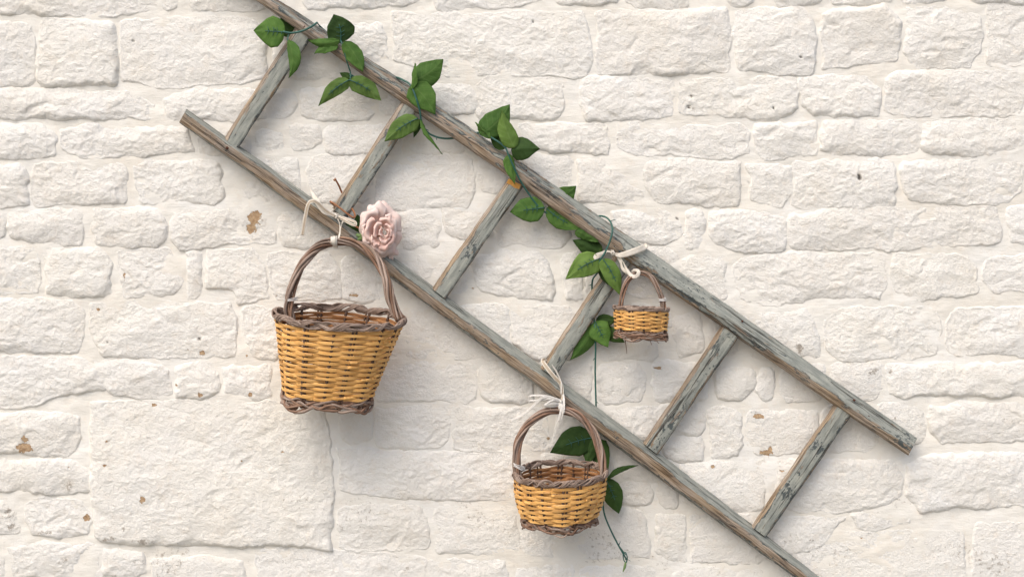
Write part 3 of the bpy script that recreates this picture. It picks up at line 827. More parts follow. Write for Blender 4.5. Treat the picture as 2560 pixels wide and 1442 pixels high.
RUNGS = [((735, 74), (777, 98), (563, 341), (597, 367)), ((1003, 254), (1040, 281), (834, 515), (868, 545)), ((1272, 444), (1308, 467), (1083, 716), (1118, 743)),
         ((1540, 632), (1580, 658), (1353, 914), (1390, 938)), ((1805, 812), (1847, 842), (1611, 1102), (1647, 1131)), ((2085, 1010), (2128, 1038), (1881, 1310), (1919, 1338))]
for k, (a, b, c, d) in enumerate(RUNGS):
    a, b, c, d = (np.array(q, float) for q in (a, b, c, d))
    # run a little into both rails
    up = (a - c) / np.linalg.norm(a - c)
    a2, b2, c2, d2 = a + up * 14, b + up * 14, c - up * 6, d - up * 6
    n = 54; st = []
    for i in range(n):
        t = i / (n - 1); st.append((a2 + (c2 - a2) * t, None, b2 + (d2 - b2) * t, t))
    def prof(t, T, C, B, k=k):
        w = []
        wob = 1.2 * float(perlin(t * 7, k * 1.7, 40 + k))
        ax = (B - T) / np.linalg.norm(B - T)
        e = 0.045 if k in (4, 5) else 0.035
        pn = (.9, .86, .92, .84, .8, .95)[k]
        def P(f, h, p, dd=0): q = T + (B - T) * f + ax * wob * (1 if f > .5 else -.5); w.append((q[0], q[1], h, p, dd))
        if k == 5: dd = .72 * math.exp(-((t - .33) / .05) ** 2) + .66 * math.exp(-((t - .68) / .07) ** 2) + .3 * math.exp(-((t - .55) / .03) ** 2)
        elif k == 4: dd = .2 * math.exp(-((t - .8) / .1) ** 2) + .25
        elif k == 2: dd = .52 * math.exp(-((t - .6) / .14) ** 2)
        else: dd = .12
        P(0, .030, .12); P(.06, .040, .12); P(.17, .0475, .32); P(.25, .0495, .72, dd * .5); P(.45, .050, pn, dd); P(.68, .050, pn, dd); P(.86, .0495, pn * .92, dd * .8); P(.95, .047, .6, .35); P(1.0, .040, .5, .4); P(.97, .028, .5, .3); P(.5, .026, .4); P(.03, .026, .3)
        return w
    loft('rung', st, prof, 20 + k * 7)

def disc(px, py, h, r, name='nail', mat=None, parent=None, sx=1.0):
    c = pt(px, py, h); m = MB(); n = 12
    v = [c + np.array((0, -r * .35, 0))]
    for i in range(n): a = i / n * 2 * math.pi; v.append(c + np.array((math.cos(a) * r, -.0 , math.sin(a) * r)))
    for i in range(n): a = i / n * 2 * math.pi; v.append(c + np.array((math.cos(a) * r * .8, .006, math.sin(a) * r * .8)))
    f = [(0, 1 + i, 1 + (i + 1) % n) for i in range(n)] + [(1 + i, 1 + n + i, 1 + n + (i + 1) % n, 1 + (i + 1) % n) for i in range(n)]
    m.raw(v, f); return m.build(name, mat or M_NAIL, parent)
disc(568, 370, .0655, .0038, parent=ladder); disc(760, 68, .0635, .0036, parent=ladder); disc(2136, 1000, .0605, .003, parent=ladder); disc(2172, 1040, .062, .002, parent=ladder); disc(1856, 803, .058, .0026, parent=ladder)
disc(1316, 426, .062, .0022, parent=ladder)
# orange paint mark at the head of the third rung
v = [pt(1272, 447, .0512), pt(1302, 462, .0512), pt(1298, 473, .0512), pt(1287, 470, .0512), pt(1276, 462, .0512), pt(1266, 458, .0512)]
M_ORANGE = mat_plain('orange_paint', (0.50, 0.22, 0.04), (0.62, 0.34, 0.09), 0.6, 200)
v2 = [p + np.array((0, .0025, 0)) for p in v]
mesh_obj('paint_mark', v + v2, [(0, 1, 2, 3, 4, 5)] + [(i, i + 6, (i + 1) % 6 + 6, (i + 1) % 6) for i in range(6)], M_ORANGE, ladder, False)

# ------------------------------------------------------------------ baskets
def rotm(tx, ry):
    a, b = math.radians(tx), math.radians(ry)
    Rx = np.array(((1, 0, 0), (0, math.cos(a), -math.sin(a)), (0, math.sin(a), math.cos(a))))
    Ry = np.array(((math.cos(b), 0, math.sin(b)), (0, 1, 0), (-math.sin(b), 0, math.cos(b))))
    return Ry @ Rx

def basket(name, label, rim, base, hr, hb, ar, br, ab, bb, p_base, yaw, tilt, roll, rows, pitch, strip_h, N, handle, hstr, hrad, hoff, rimr, rimA, foot, seed, bulge=0.0, braid=11, twigmat=None, base_rows=7, dark_rim=None):
    rs = np.random.RandomState(seed)
    twigmat = twigmat or M_TWIG
    C1 = pt(*rim, hr); C0 = pt(*base, hb)
    Rm = rotm(tilt, roll)
    root = thing(name, label, 'basket', C0, 'wicker baskets hung from the ladder')
    yw = math.radians(yaw)
    def S_(th, v, dr=0.0, dz=0.0):
        th = np.asarray(th, float); v = np.broadcast_to(np.asarray(v, float), th.shape)
        e = np.clip(1 - v, 0, 1.2) ** 1.6
        p = 2 + (p_base - 2) * e
        t = th - yw
        f = (np.abs(np.cos(t)) ** p + np.abs(np.sin(t)) ** p) ** (-1 / p)
        a = ab + (ar - ab) * v + bulge * np.sin(np.clip(v, 0, 1) * np.pi); b = bb + (br - bb) * v + bulge * np.sin(np.clip(v, 0, 1) * np.pi)
        x = (a * f + dr) * np.cos(th); y = (b * f + dr) * np.sin(th)
        cen = C0 + (C1 - C0) * v[..., None]
        loc = np.stack((x, y, np.broadcast_to(dz, th.shape) + 0 * x), -1)
        return cen + loc @ Rm.T
    Hh = np.linalg.norm(C1 - C0)
    vtop = 1 - rimA * 1.1 / Hh; v0 = foot
    nseg = N * 12
    th = np.arange(nseg) / nseg * 2 * np.pi
    # stakes
    for s in range(N):
        t0 = (s + .5 * 0) / N * 2 * np.pi + rs.uniform(-.05, .05)
        vs = np.linspace(-.02, .99, 14)
        lean = rs.uniform(-.06, .06)
        P = S_(t0 + lean * (vs - .5), vs, -0.0005)
        m = MB(); m.tube(P, strip_h * rs.uniform(.38, .48), 6)
        if rs.rand() < .4: m.tube(S_(t0 + lean * (vs - .5) + .055 * .16 / ar, vs, -0.0008), strip_h * .30, 6)
        m.build('stake', M_STAKE, root)
    # weavers
    for i in range(rows):
        v = v0 + (vtop - v0) * (i + .5) / rows
        ph = (i % 2) * math.pi + .25 * math.sin(i * 2.3)
        wz = 0.0018 * perlin(th * 1.1 + i * 3.1, np.full_like(th, i * 7.7), seed) + .0013 * perlin(th * 3.1 + i, np.full_like(th, i * 1.3), seed + 1)
        wz = wz * np.minimum(1, np.minimum(th, 2 * np.pi - th) * 2)
        ampl = strip_h * .32
        front = np.cos(th * N / 2 + ph)           # +1 passes in front of a stake, -1 behind
        hh = (pitch * .455 + strip_h * .08 * np.clip(front, -.6, 1)) * (1 + .30 * perlin(th * 4 + i * 5, np.full_like(th, i * 2.2), seed + 2))
        thick = strip_h * .13
        prof = [(-.5, 1.0), (.55, .98), (1.0, .78), (1.0, -.78), (.55, -.98), (-.5, -1.0), (-1, -.7), (-1, .7)]
        dr0 = ampl * np.sign(front) * np.abs(front) ** .6 + .0008 * perlin(th * 2 + i, np.full_like(th, i * 1.9), seed + 9)
        V = []
        for (pr, pz) in prof:
            V.append(S_(th, v, dr0 + pr * thick, wz + pz * hh))
        V = np.stack(V, 1)     # nseg, 8, 3
        n = len(prof)
        F = []; mi = []
        for a in range(nseg):
            b = (a + 1) % nseg
            for j in range(n):
                k = (j + 1) % n
                F.append((a * n + j, b * n + j, b * n + k, a * n + k))
                mi.append(1 if j in (5, 6, 7) else 0)
        per = np.array([0, .1, .2, .5, .6, .7, .9, 1.0]) * strip_h
        wc = np.stack((np.repeat(th * ar, n) + i * 1.7, np.tile(per, nseg), np.zeros(nseg * n)), -1)
        mesh_obj('cane_strip', V.reshape(-1, 3), F, M_CANE, root, False, attrs={'wc': wc}, mats=[M_CANE, M_CANEIN], midx=mi)
    # overlapping cane ends that stick out a little
    m = MB()
    for q in range(int(rows * .9)):
        i = rs.randint(0, rows); v = v0 + (vtop - v0) * (i + .5) / rows
        t0 = rs.uniform(math.pi * 1.08, math.pi * 1.92); ln = rs.uniform(.12, .3)
        tt = np.linspace(t0, t0 + ln, 6)
        fr = np.cos(tt * N / 2 + (i % 2) * math.pi)
        P = S_(tt, v, strip_h * (.32 * np.sign(fr) * np.abs(fr) ** .75 + .26), rs.uniform(-.0008, .0008))
        T, Nn, B = frames(P, (0, 0, 1))
        hh = pitch * .42; tk = strip_h * .12
        vv = []
        for a in range(6):
            outn = np.cross(T[a], Nn[a])
            for (o1, o2) in ((1, 1), (1, -1), (-1, -1), (-1, 1)): vv.append(P[a] + Nn[a] * hh * o2 + outn * tk * o1)
        ff = []
        for a in range(5):
            for j in range(4): ff.append((a * 4 + j, a * 4 + (j + 1) % 4, a * 4 + 4 + (j + 1) % 4, a * 4 + 4 + j))
        ff.append((3, 2, 1, 0)); ff.append((20, 21, 22, 23))
        ends = MB(); ends.raw(vv, ff); ends.build('cane_end', M_CANE, root)
    # braided rim: strands wound both ways round the border
    for s in range(14):
        sg = 1 if s % 3 else -1
        mm = braid if s % 3 else braid - 3
        ph = (s // 3) * .36 + (s % 3) * 2.1 + rs.uniform(-.25, .25)
        n2 = 240; tt = np.arange(n2) / n2 * 2 * np.pi
        wob = perlin(np.cos(tt) * 1.6 + (s % 3) * 3, np.sin(tt) * 1.6 + (s % 3), seed + 30)
        wo2 = perlin(np.cos(tt) * 4 + s * 3, np.sin(tt) * 4 + s, seed + 35)
        ang = sg * mm * tt + ph + 1.2 * wob + .6 * wo2
        A2 = (1 + .35 * wob)
        P = S_(tt, 1.0, rimA * .46 * np.cos(ang) * A2 + rimr * .4, rimA * .66 * np.sin(ang) * A2 + .0025 * wo2)
        r = rimr * (.48 + .24 * rs.rand()) * (1 + .18 * wo2)
        m = MB(); m.tube(P, r, 6, closed=True); m.build('rim_twig', twigmat, root)
    # base braid
    for s in range(base_rows):
        sg = 1 if s % 2 == 0 else -1
        n2 = 200; tt = np.arange(n2) / n2 * 2 * np.pi
        wob = perlin(np.cos(tt) * 2.5 + s * 5, np.sin(tt) * 2.5 + s, seed + 60)
        ang = sg * (braid - 3) * tt + s * 1.3 + 1.5 * wob
        corner = np.abs(np.sin(2 * (tt - yw))) ** 6
        zz = foot * Hh * (.5 - 1.0 * (s / max(1, base_rows - 1)) * .9) + rimA * .5 * np.sin(ang) - rimA * .9 * corner * (s > base_rows // 2)
        P = S_(tt, 0.02, rimA * .36 * np.cos(ang) + rimr * (.3 + .7 * (s > 2)), zz)
        m = MB(); m.tube(P, rimr * (.75 + .35 * rs.rand()) * (1 + .25 * wob), 6, closed=True); m.build('base_twig', M_TWIGB if s % 3 else M_TWIG, root)
    # corner feet: knots of bent twig
    for q in range(4):
        t0 = yw + math.pi / 4 + q * math.pi / 2
        m = MB()
        for j in range(5):
            r0 = rimA * rs.uniform(.35, .6); a = rs.uniform(0, 6.28)
            c = S_(np.array([t0 + rs.uniform(-.06, .06)]), 0.0, rimr * rs.uniform(-1, .5), -rimA * rs.uniform(.1, .7))[0]
            u = np.linspace(0, 1.6 * np.pi, 12)
            ax1 = np.array((math.cos(a), math.sin(a) * .6, .3)); ax1 /= np.linalg.norm(ax1)
            ax2 = np.cross(ax1, (math.sin(a), math.cos(a), .2)); ax2 /= np.linalg.norm(ax2)
            m.tube(c + r0 * (np.cos(u)[:, None] * ax1 + np.sin(u)[:, None] * ax2), rimr * rs.uniform(.7, 1.0), 6)
        m.build('corner_foot', M_TWIGB, root)
    # woven floor
    tt = np.arange(40) / 40 * 2 * np.pi
    v = [C0 + (Rm @ np.array((0, 0, .002)))]
    for ring in (.33, .66, .99):
        full = S_(tt, 0.03, -rimr)
        v += list(v[0] + (full - v[0]) * ring)
    f = [(0, 1 + i, 1 + (i + 1) % 40) for i in range(40)]
    for rr in range(2): f += [(1 + rr * 40 + i, 1 + (rr + 1) * 40 + i, 1 + (rr + 1) * 40 + (i + 1) % 40, 1 + rr * 40 + (i + 1) % 40) for i in range(40)]
    m = MB(); m.raw(v, f); m.build('floor_panel', M_TWIGB, root)
    # handle: twisted bundle
    HP = catmull([pt(*q) for q in handle], 90)
    T, Nn, B = frames(HP, (0, -1, 0))
    Lh = np.concatenate(([0], np.cumsum(np.linalg.norm(np.diff(HP, axis=0), axis=1))))
    for s in range(hstr):
        ph = s / hstr * 2 * math.pi
        tw = Lh * 21 + ph + .6 * perlin(Lh * 9 + s, Lh * 0 + s, seed + 90)
        w = hoff * (1 + .25 * perlin(Lh * 12 + s * 4, Lh * 0 + s * 2, seed + 91))
        if s == hstr - 1 and hstr > 4: w = w * .2
        P = HP + (np.cos(tw) * w)[:, None] * Nn + (np.sin(tw) * w)[:, None] * B
        m = MB(); m.tube(P, hrad * rs.uniform(.7, 1.15) * (1 + .12 * perlin(Lh * 25, Lh * 0 + s, seed + 92)), 7)
        # bud knots
        for q in range(2):
            i = rs.randint(10, 80); m.tube([P[i], P[i] + B[i] * hrad * 1.2 * rs.choice([-1, 1]) + Nn[i] * hrad * .7], [hrad * .7, hrad * .3], 5)
        m.build('handle_twig', twigmat if s % 3 else M_TWIGB, root)
    return root, S_

big, Sbig = basket('wicker_basket', 'largest wicker basket, deep yellow cane with tall grey twig handle, hung below the pink rose', (849, 792), (817, 996), .145, .105,
       .153, .105, .102, .078, 3.0, 8, 11, 4.2, 27, .0069, .0088, 16,
       [(728, 800, .150), (722, 765, .150), (733, 710, .142), (760, 655, .128), (798, 617, .108), (845, 603, .094), (900, 613, .098), (942, 650, .112), (966, 700, .130), (978, 750, .142), (1000, 800, .150)],
       7, .0039, .0084, .0036, .0108, .085, 5)
mid, Smid = basket('wicker_basket', 'medium wicker basket of yellow cane with round brown handle, hung lowest with green leaves behind', (1401, 1182), (1399, 1300), .125, .105,
       .109, .088, .078, .066, 2.8, 50, 9, -1.5, 15, .0070, .0082, 16,
       [(1296, 1195, .128), (1291, 1160, .126), (1296, 1105, .118), (1322, 1060, .106), (1360, 1031, .096), (1402, 1024, .092), (1448, 1040, .098), (1482, 1078, .110), (1500, 1125, .122), (1506, 1165, .128), (1508, 1190, .128)],
       6, .0035, .0070, .0029, .0095, .10, 11, bulge=.008, twigmat=M_TWIG, braid=12)
sml, Ssml = basket('wicker_basket', 'smallest wicker basket, squat yellow cane with thin looped handle, hung from the upper rail', (1603, 771), (1602, 840), .105, .098,
       .0655, .055, .058, .048, 2.6, 20, 1.0, 2.5, 10, .0053, .0066, 12,
       [(1551, 785, .106), (1552, 762, .106), (1558, 728, .100), (1572, 698, .090), (1598, 683, .082), (1625, 690, .088), (1644, 720, .098), (1656, 750, .104), (1661, 785, .106)],
       4, .0026, .0045, .0021, .0054, .22, 17, braid=9, base_rows=10)
# bindings on the handles
def binding(root, px, py, h, rx, rz, n, r=.0008, slant=.2):
    m = MB(); c = pt(px, py, h)
    for i in range(n):
        u = np.linspace(0, 2 * math.pi, 20)[:-1]
        P = np.stack((c[0] + np.cos(u) * rx, c[1] + np.sin(u) * rz, c[2] + np.cos(u) * slant * rx + i * .0028 + .001 * np.sin(u * 2 + i)), -1)
        m.tube(P, r, 5, closed=True)
    m.build('thread_binding', M_WIRE, root)
binding(big, 728, 752, .148, .0155, .013, 3); binding(mid, 1298, 1170, .127, .014, .012, 4, slant=-.4); binding(sml, 1656, 752, .104, .0085, .0075, 3, .001)
# straws poking from the small basket
m = MB(); m.tube([pt(1563, 850, .11), pt(1566, 872, .112), pt(1567, 884, .113)], [.0011, .0009, .0005], 5); m.tube([pt(1625, 850, .14), pt(1629, 862, .142)], .0008, 5); m.tube([pt(1640, 850, .13), pt(1647, 858, .14)], .0008, 5)
m.build('loose_straw', M_TWIGB, sml)
m = MB(); m.tube([pt(858, 1018, .17), pt(872, 1026, .175)], [.0012, .0006], 5); m.build('loose_straw', M_TWIGB, big)

# ------------------------------------------------------------------ leafy garland
garland = thing('leaf_garland', 'artificial garland of green cloth leaves on a teal plastic stem, wound down the upper rail', 'garland', pt(1050, 250, .06))
PROF_U = np.array([0, .05, .20, .42, .62, .82, 1.0]); PROF_W = np.array([.06, .55, .95, 1.0, .83, .42, .012])
def leaf(bx, by, tx, ty, w, hb=.075, ht=.075, roll=0, fold=.25, curl=.0, mat='L', vein=False, bend=0, seed=None, parent=None, cross=0):
    seed = seed if seed is not None else int(bx * 7 + by * 3 + tx) % 9973
    rs = np.random.RandomState(seed)
    b = pt(bx, by, hb); t = pt(tx, ty, ht)
    L = np.linalg.norm(t - b); d = (t - b) / L
    n = np.array((0, -1.0, 0)); n = n - d * n.dot(d); n /= np.linalg.norm(n)
    s = np.cross(n, d)
    a = math.radians(roll); n, s = n * math.cos(a) + s * math.sin(a), s * math.cos(a) - n * math.sin(a)
    nu, nv = 25, 13
    us = np.linspace(0, 1, nu); vs = np.linspace(-1, 1, nv)
    W = w / 2000.0 * (D - .07) / D
    jit = lambda: PROF_W * (1 + rs.uniform(-.09, .09, 7))
    U2 = PROF_U + np.array([0, .01, .04, .05, .04, .03, 0]) * rs.uniform(-1, 1)
    wl = np.interp(us, U2, jit()); wr = np.interp(us, U2, jit())
    V = []; lc = []
    for i, u in enumerate(us):
        for v in vs:
            ww = (wl[i] if v < 0 else wr[i]) * W * v
            z = -fold * abs(ww) * 1.0 + curl * L * (u * (1 - u) * 4) + .0022 * math.sin(u * 9 + seed) * v * v + .0018 * float(perlin(u * 5 + seed, v * 2, seed + 3))
            # saddle bulges between the veins
            z += .0006 * math.sin((u - .22 * abs(v)) * 6.5 * 2 * math.pi) * abs(v)
            side = bend / 1000.0 * (u * (1 - u) * 4)
            V.append(b + d * L * u + s * (ww * math.cos(fold * .5) + side) + n * z); lc.append((u, v, 0))
    V = np.array(V); lc = np.array(lc)
    F = []
    for i in range(nu - 1):
        for j in range(nv - 1):
            q = i * nv + j; F.append((q, q + nv, q + nv + 1, q + 1))
    # cloth thickness
    nn = len(V); V2 = V - n * .0006
    F2 = [tuple(x + nn for x in reversed(f)) for f in F]
    rim = [i * nv for i in range(nu)] + [(nu - 1) * nv + j for j in range(1, nv)] + [i * nv + nv - 1 for i in range(nu - 2, -1, -1)] + [j for j in range(nv - 2, 0, -1)]
    F3 = [(rim[k], rim[k] + nn, rim[(k + 1) % len(rim)] + nn, rim[(k + 1) % len(rim)]) for k in range(len(rim))]
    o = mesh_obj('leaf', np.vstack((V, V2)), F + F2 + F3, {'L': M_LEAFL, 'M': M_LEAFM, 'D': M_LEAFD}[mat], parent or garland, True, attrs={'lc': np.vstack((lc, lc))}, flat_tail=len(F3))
    if vein:
        m = MB()
        def at(u, v):
            i = min(int(u * (nu - 1)), nu - 1); j = min(int((v + 1) / 2 * (nv - 1) + .5), nv - 1)
            return V[i * nv + j] + n * .0012
        P = np.array([at(u, 0) for u in np.linspace(0, .66, 10)])
        m.tube(P, np.linspace(.0013, .0007, 10), 5)
        for u in (.22, .36, .5):
            for sg in (-1, 1):
                c = at(u, 0); e = c + d * .004 + s * sg * W * .30 - n * fold * W * .2 + n * .0008
                m.tube([c, e], [.0008, .0004], 4)
        m.build('midrib', M_VINE, o)
    return o

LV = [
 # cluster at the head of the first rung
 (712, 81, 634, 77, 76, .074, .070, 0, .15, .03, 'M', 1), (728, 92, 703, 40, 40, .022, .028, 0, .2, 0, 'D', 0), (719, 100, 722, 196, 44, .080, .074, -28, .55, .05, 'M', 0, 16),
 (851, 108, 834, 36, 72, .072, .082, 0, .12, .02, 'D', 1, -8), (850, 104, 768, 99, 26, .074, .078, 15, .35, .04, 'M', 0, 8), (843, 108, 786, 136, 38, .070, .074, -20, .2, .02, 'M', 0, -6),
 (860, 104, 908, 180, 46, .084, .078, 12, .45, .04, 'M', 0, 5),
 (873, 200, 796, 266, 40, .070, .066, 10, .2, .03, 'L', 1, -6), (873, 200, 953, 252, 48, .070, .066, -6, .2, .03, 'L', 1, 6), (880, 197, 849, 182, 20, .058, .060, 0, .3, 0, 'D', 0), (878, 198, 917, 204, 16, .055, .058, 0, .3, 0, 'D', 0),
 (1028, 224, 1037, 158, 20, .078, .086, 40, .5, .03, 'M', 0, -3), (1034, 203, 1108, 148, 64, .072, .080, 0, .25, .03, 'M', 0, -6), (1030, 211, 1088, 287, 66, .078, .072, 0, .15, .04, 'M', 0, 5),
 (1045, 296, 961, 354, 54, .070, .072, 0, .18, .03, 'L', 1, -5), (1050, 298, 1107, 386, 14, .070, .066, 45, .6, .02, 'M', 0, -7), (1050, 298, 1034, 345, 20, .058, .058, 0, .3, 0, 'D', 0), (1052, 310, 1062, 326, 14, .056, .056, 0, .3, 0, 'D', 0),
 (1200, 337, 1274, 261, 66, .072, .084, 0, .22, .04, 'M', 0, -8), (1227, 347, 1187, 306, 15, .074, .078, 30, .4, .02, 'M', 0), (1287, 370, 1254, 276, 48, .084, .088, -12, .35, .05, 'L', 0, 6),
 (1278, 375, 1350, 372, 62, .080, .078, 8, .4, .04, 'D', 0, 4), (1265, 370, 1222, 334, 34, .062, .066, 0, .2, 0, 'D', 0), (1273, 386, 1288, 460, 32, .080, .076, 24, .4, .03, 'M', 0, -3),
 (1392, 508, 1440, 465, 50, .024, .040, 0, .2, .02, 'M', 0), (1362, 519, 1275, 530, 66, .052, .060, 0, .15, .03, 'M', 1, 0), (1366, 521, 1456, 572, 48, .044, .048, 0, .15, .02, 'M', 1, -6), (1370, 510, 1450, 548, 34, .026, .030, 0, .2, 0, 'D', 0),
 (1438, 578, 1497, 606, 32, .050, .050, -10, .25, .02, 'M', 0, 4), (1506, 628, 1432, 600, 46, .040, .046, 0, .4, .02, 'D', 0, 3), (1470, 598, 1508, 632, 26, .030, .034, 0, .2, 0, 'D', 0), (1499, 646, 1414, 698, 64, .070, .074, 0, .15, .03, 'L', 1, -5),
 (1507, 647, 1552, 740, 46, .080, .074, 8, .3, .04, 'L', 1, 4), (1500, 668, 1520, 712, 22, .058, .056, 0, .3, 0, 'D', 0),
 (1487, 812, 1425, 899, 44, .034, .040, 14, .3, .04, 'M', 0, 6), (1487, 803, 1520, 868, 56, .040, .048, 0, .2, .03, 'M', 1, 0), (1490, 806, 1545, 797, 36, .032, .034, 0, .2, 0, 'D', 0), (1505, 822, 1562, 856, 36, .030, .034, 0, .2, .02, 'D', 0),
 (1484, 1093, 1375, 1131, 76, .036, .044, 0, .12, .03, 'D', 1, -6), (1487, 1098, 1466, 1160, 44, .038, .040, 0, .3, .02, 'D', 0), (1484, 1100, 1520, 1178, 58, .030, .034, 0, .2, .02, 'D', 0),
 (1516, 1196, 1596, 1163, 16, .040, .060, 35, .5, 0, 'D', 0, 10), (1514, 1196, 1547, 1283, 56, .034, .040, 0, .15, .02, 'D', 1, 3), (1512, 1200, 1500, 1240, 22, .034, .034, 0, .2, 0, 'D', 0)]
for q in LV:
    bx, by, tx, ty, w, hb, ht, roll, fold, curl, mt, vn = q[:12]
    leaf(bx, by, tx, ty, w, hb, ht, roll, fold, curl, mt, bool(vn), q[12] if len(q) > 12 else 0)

stem = MB()
def stemseg(pts, r=.0026, r1=None, n=None):
    n = n or max(8, len(pts) * 6)
    stem.tube(catmull([pt(*p) for p in pts], n), np.linspace(r, r1 or r, n), 6)
stemseg([(793, 57, .056), (780, 66, .068), (755, 78, .072), (728, 83, .074), (708, 80, .076)])
stemseg([(728, 83, .074), (722, 86, .072), (719, 102, .080)], .0016)
stemseg([(793, 57, .056), (800, 66, .03), (822, 84, .020), (848, 96, .03), (852, 102, .072), (858, 118, .078), (866, 150, .074), (876, 182, .060), (876, 200, .068)], .0019)
stemseg([(856, 108, .074), (866, 112, .07), (878, 109, .06)], .0014)
stemseg([(874, 186, .062), (890, 194, .056), (918, 197, .046), (945, 200, .018), (978, 195, .020), (992, 194, .034), (1010, 202, .066), (1026, 213, .074), (1040, 245, .080), (1050, 280, .074), (1054, 305, .066), (1070, 332, .052), (1100, 345, .044), (1132, 346, .030), (1165, 340, .016), (1190, 332, .024), (1210, 336, .066), (1235, 348, .074), (1262, 368, .080), (1274, 395, .080), (1290, 430, .074), (1300, 450, .068), (1320, 482, .058), (1345, 515, .052), (1372, 536, .040), (1400, 545, .018), (1450, 548, .016), (1500, 540, .018), (1522, 549, .054), (1531, 572, .073), (1525, 602, .078), (1512, 632, .078), (1500, 652, .074), (1494, 680, .052), (1482, 698, .024), (1480, 722, .020), (1482, 760, .020), (1485, 795, .034), (1488, 830, .040), (1489, 870, .030), (1488, 930, .026), (1490, 1010, .022), (1490, 1030, .018), (1487, 1092, .030), (1492, 1130, .036), (1510, 1190, .038), (1508, 1240, .036), (1510, 1280, .034), (1524, 1318, .036), (1545, 1360, .034), (1561, 1388, .034), (1566, 1398, .034)], .0026, .0021, 260)
stemseg([(1262, 366, .076), (1274, 370, .078), (1290, 368, .078)], .0015)
stemseg([(1545, 1360, .034), (1560, 1380, .036), (1568, 1390, .038), (1566, 1405, .036), (1560, 1400, .034), (1558, 1385, .034), (1564, 1380, .036), (1568, 1395, .036), (1562, 1412, .034), (1558, 1428, .034)], .0013)
stemseg([(1562, 1398, .036), (1570, 1398, .036), (1577, 1402, .036)], .0009, .0004)
for (x, y, dx, dy, h) in [(1527, 552, 12, -3, .058), (1531, 573, 8, -6, .074), (1488, 1000, 8, 8, .024), (1547, 1362, 4, -10, .036), (1090, 343, 2, 8, .048), (1062, 322, 10, 5, .056), (1478, 712, -7, 2, .022), (1486, 895, -3, 6, .03), (1345, 514, -10, 6, .054), (1352, 522, 14, -5, .05), (690, 78, -4, -8, .076), (705, 80, -2, 7, .077)]:
    stem.tube([pt(x, y, h), pt(x + dx, y + dy, h + .002)], [.0013, .0005], 5)
stem.build('stem', M_VINE, garland)
m = MB(); m.tube(catmull([pt(1564, 1404, .036), pt(1562, 1416, .037), pt(1557, 1429, .036)], 8), [.0014, .0028, .0032, .0034, .0032, .0026, .0018, .0006], 6); m.build('leaf_bud', M_SEPAL, garland)

# ------------------------------------------------------------------ rose
rose = thing('cloth_rose', 'pale pink cloth rose with ruffled petals, resting on the lower rail beside the largest basket', 'rose', pt(955, 580, .07))
RC = pt(957, 578, .085)
def petal(cx, cy, ang0, span, r0, r1, h0, h1, ruff, mat, seed, cup=.4, tip=0.0, lean=0.0):
    """a curved sheet round the flower's axis: from radius r0 (deep) to r1 (lip), heights h0..h1 toward the viewer"""
    c = pt(cx, cy, 0.0); c[1] = 0
    nu, nv = 15, 26
    V = []
    for i in range(nu):
        u = i / (nu - 1)
        for j in range(nv):
            v = j / (nv - 1) * 2 - 1
            a = math.radians(ang0 + span / 2 * v)
            edge = 1 - .16 * abs(v) ** 4.0
            uu = u * edge
            r = r0 + (r1 - r0) * (uu ** (1 + cup)) 
            rf = ruff * u ** 3 * (float(perlin(v * 2.4 + seed * 1.37, u * .8, seed)) * 1.1)
            r = r + rf
            h = h0 + (h1 - h0) * math.sin(min(uu, 1) * math.pi / 2) - lean * u * u + ruff * .7 * u * u * float(perlin(v * 2.2 + seed * 2.1, 3.3, seed + 2))
            if u > .8: h -= tip * ((u - .8) / .2) ** 2; r += tip * .6 * ((u - .8) / .2) ** 2
            V.append(c + np.array((math.cos(a) * r * .78, -h, math.sin(a) * r * 1.02)))
    V = np.array(V); nn = len(V)
    F = [(i * nv + j, (i + 1) * nv + j, (i + 1) * nv + j + 1, i * nv + j + 1) for i in range(nu - 1) for j in range(nv - 1)]
    me_off = np.array((0, .0005, 0))
    cc = V.mean(0)
    V2 = V + me_off
    F2 = [tuple(x + nn for x in reversed(f)) for f in F]
    rim = [i * nv for i in range(nu)] + [(nu - 1) * nv + j for j in range(1, nv)] + [i * nv + nv - 1 for i in range(nu - 2, -1, -1)] + [j for j in range(nv - 2, 0, -1)]
    F3 = [(rim[k], rim[k] + nn, rim[(k + 1) % len(rim)] + nn, rim[(k + 1) % len(rim)]) for k in range(len(rim))]
    mesh_obj('petal', np.vstack((V, V2)), F + F2 + F3, mat, rose, True, flat_tail=len(F3))
mm_ = .001
# wide outer petals (angles: 0 right, 90 up)
for k, (cx, cy, a, sp, r1, h1, sd) in enumerate([(960, 578, 70, 150, .060, .066, 1), (966, 584, -20, 120, .052, .062, 2), (972, 606, -60, 60, .040, .058, 3), (956, 582, -95, 130, .061, .074, 4),
                                                 (955, 580, 172, 130, .058, .078, 5), (954, 578, 112, 100, .057, .082, 6)]):
    petal(cx, cy, a, sp, .006, r1, .048, h1, .010, M_PETAL, sd * 3, .0, .010)
for k, (cx, cy, a, sp, r1, h1, sd) in enumerate([(950, 576, 140, 120, .046, .092, 11), (966, 578, 25, 110, .040, .084, 12), (958, 586, -80, 120, .045, .094, 13), (948, 582, 195, 90, .040, .098, 14)]):
    petal(cx, cy, a, sp, .022, r1, .056, h1, .007, M_PETAL, sd * 3, .5, .006)
for k, (cx, cy, a, sp, r1, h1, sd) in enumerate([(954, 584, 165, 120, .036, .108, 21), (968, 582, 60, 110, .033, .098, 22), (968, 590, -50, 130, .034, .102, 24), (960, 588, 228, 80, .031, .107, 25)]):
    petal(cx, cy, a, sp, .018, r1, .066, h1, .006, M_PETALI, sd * 3, .7, .005)
